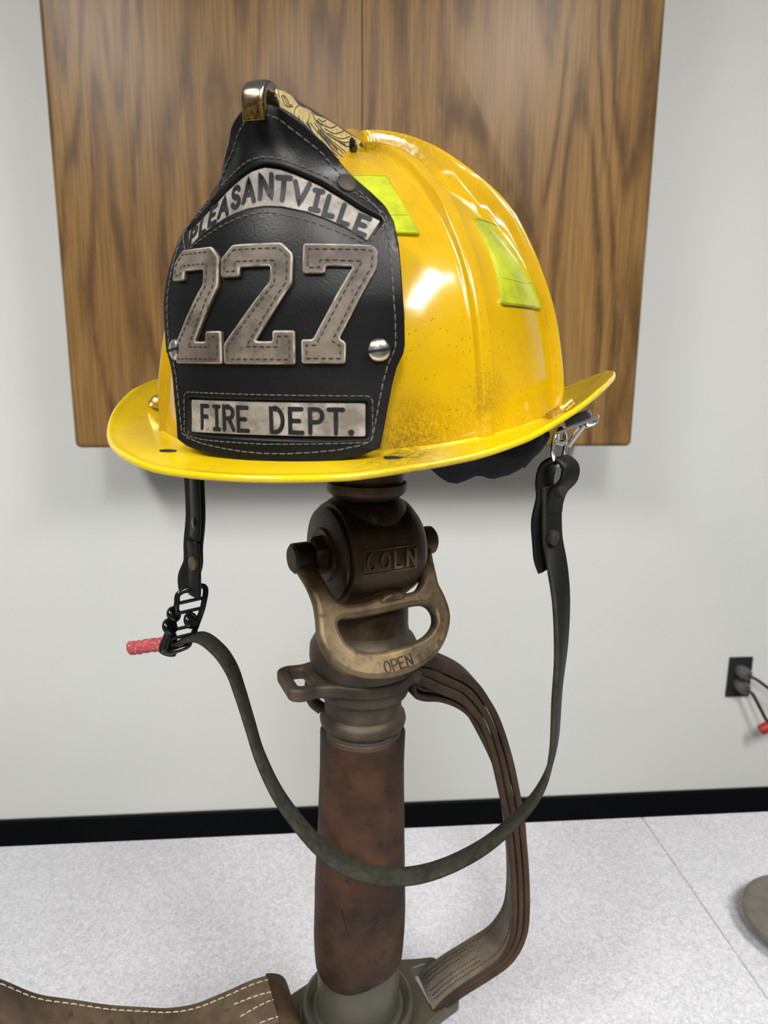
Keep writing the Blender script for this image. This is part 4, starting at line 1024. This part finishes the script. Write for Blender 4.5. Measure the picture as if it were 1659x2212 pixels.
# needle marks on the inner face of the right handle
g = G()
for i in range(len(pc) - 34, len(pc) - 4):
    p, w = pc[i], wc[i].normalized(); tt = (pc[i + 1] - pc[i]).normalized(); w = (w - tt * w.dot(tt)).normalized(); nn = tt.cross(w); dd = -tc[i] * .498
    for y in ((.0105, -.0105) if i < len(pc) - 16 else (.0105, -.0105, .004, -.003, .0075, -.0068)):
        for q in (0, .5):
            c = p.lerp(pc[i + 1], q) + w * (y + random.uniform(-.0004, .0004)); g.tube([c + nn * (dd + .0002) - tt * .0006, c + nn * (dd - .0001), c + nn * (dd + .0002) + tt * .0006], .0003, 6)
g.obj('needle_marks', 'ink', hr, world=NM, smooth=60)
# left strap: leaves the left lug of the base and runs off to the left
far = [(-226.9, -359.8), (-210.0, -376.7), (-191.5, -388.6), (-172, -401), (-152.2, -411.4), (-135.0, -419.7), (-117.3, -423.8), (-96.2, -422.7), (-80, -421.0), (-68, -422.0), (-60, -427), (-56.5, -436), (-57, -450)]
w0 = Vector((math.sin(R(20)), -math.cos(R(20)), 0)); LW = .036
ext = [(-418, -514), (-414, -475), (-402, -420), (-380, -352), (-347, -304), (-310, -293), (-275, -314), (-250, -337)] + far
P = [vpt(20, d, z, -.015) + w0 * (LW / 2) for d, z in ext]; pl = crom(P, 6)
g = G(); ribbon(g, pl, [w0 + Vector((0, 0, -.12))] * len(pl), LW, .0050, mats=(1, 1, 0)); hl = g.obj('leather_handle', ['brownstrap', 'straptop'], noz, world=NM, smooth=50, label='brown stitched leather handle strap running off to the left')
g = G(); pb = [p - Vector((0, 0, .0055)) for p in pl[:-8]]
ribbon(g, pb, [w0 + Vector((0, 0, -.12))] * len(pb), LW - .001, .0048, mats=(1, 0, 0)); g.obj('strap_layer', ['brownstrap', 'straptop'], hl, world=NM, smooth=50)
def strapmap(pl, w, T):
    L = [0.]
    for a, b in zip(pl, pl[1:]): L.append(L[-1] + (b - a).length)
    def f(x, y, off):
        i = min(len(pl) - 2, max(0, int(np.searchsorted(L, x)) - 1)); t = (x - L[i]) / (L[i + 1] - L[i]); p = pl[i].lerp(pl[i + 1], t); tt = (pl[i + 1] - pl[i]).normalized()
        ww = (w - tt * w.dot(tt)).normalized(); nn = tt.cross(ww)
        if nn.z < 0: nn = -nn
        return p + ww * y + nn * (T + off)
    return f, L[-1]
g = G(); ribbon(g, [p + Vector((0, 0, .0008)) for p in pl[-20:-8]], [w0 + Vector((0, 0, -.12))] * 12, LW + .0016, .0056, mats=(0, 0, 0)); g.obj('strap_end_fold', 'brownstrap', hl, world=NM, smooth=50)
fm, LL = strapmap(pl, w0 + Vector((0, 0, -.12)), .0025)
g = G()
for y in (-.0138, .0138): stitches(g, resample([(0.005, y), (LL - .022, y)], .01), fm, .0040, .0012, .00034, off=0)
stitches(g, [(LL - .060, -.006), (LL - .030, -.004)], fm, .0035, .001, .00035, off=0); stitches(g, [(LL - .058, .004), (LL - .032, .001)], fm, .0035, .001, .00035, off=0)
g.obj('stitching', simple('cream_thread', (.36, .30, .20), .8), hl, world=NM, smooth=60)

# ------------------------------------------------------------------ camera, light, view
cam = bpy.data.cameras.new('camera'); co = bpy.data.objects.new('camera', cam); COL.objects.link(co)
cam.sensor_fit = 'VERTICAL'; cam.sensor_height = 24; cam.lens = 1550 * 24 / 2212; cam.clip_start = .01
co.matrix_world = Matrix.Translation((0, 0, 1.28)) @ Matrix.Rotation(R(-4.7), 4, 'Z') @ Matrix.Rotation(R(78), 4, 'X') @ Matrix.Rotation(R(.38), 4, 'Z')
cam.dof.use_dof = True; cam.dof.focus_distance = .40; cam.dof.aperture_fstop = 9.0
scene.camera = co
w = bpy.data.worlds.new('world'); scene.world = w; w.use_nodes = True
w.node_tree.nodes['Background'].inputs[0].default_value = (.9, .95, 1, 1); w.node_tree.nodes['Background'].inputs[1].default_value = .3
vs = scene.view_settings; vs.view_transform = 'Standard'; vs.look = 'None'; vs.gamma = 1; vs.use_curve_mapping = False; vs.exposure = 0.80
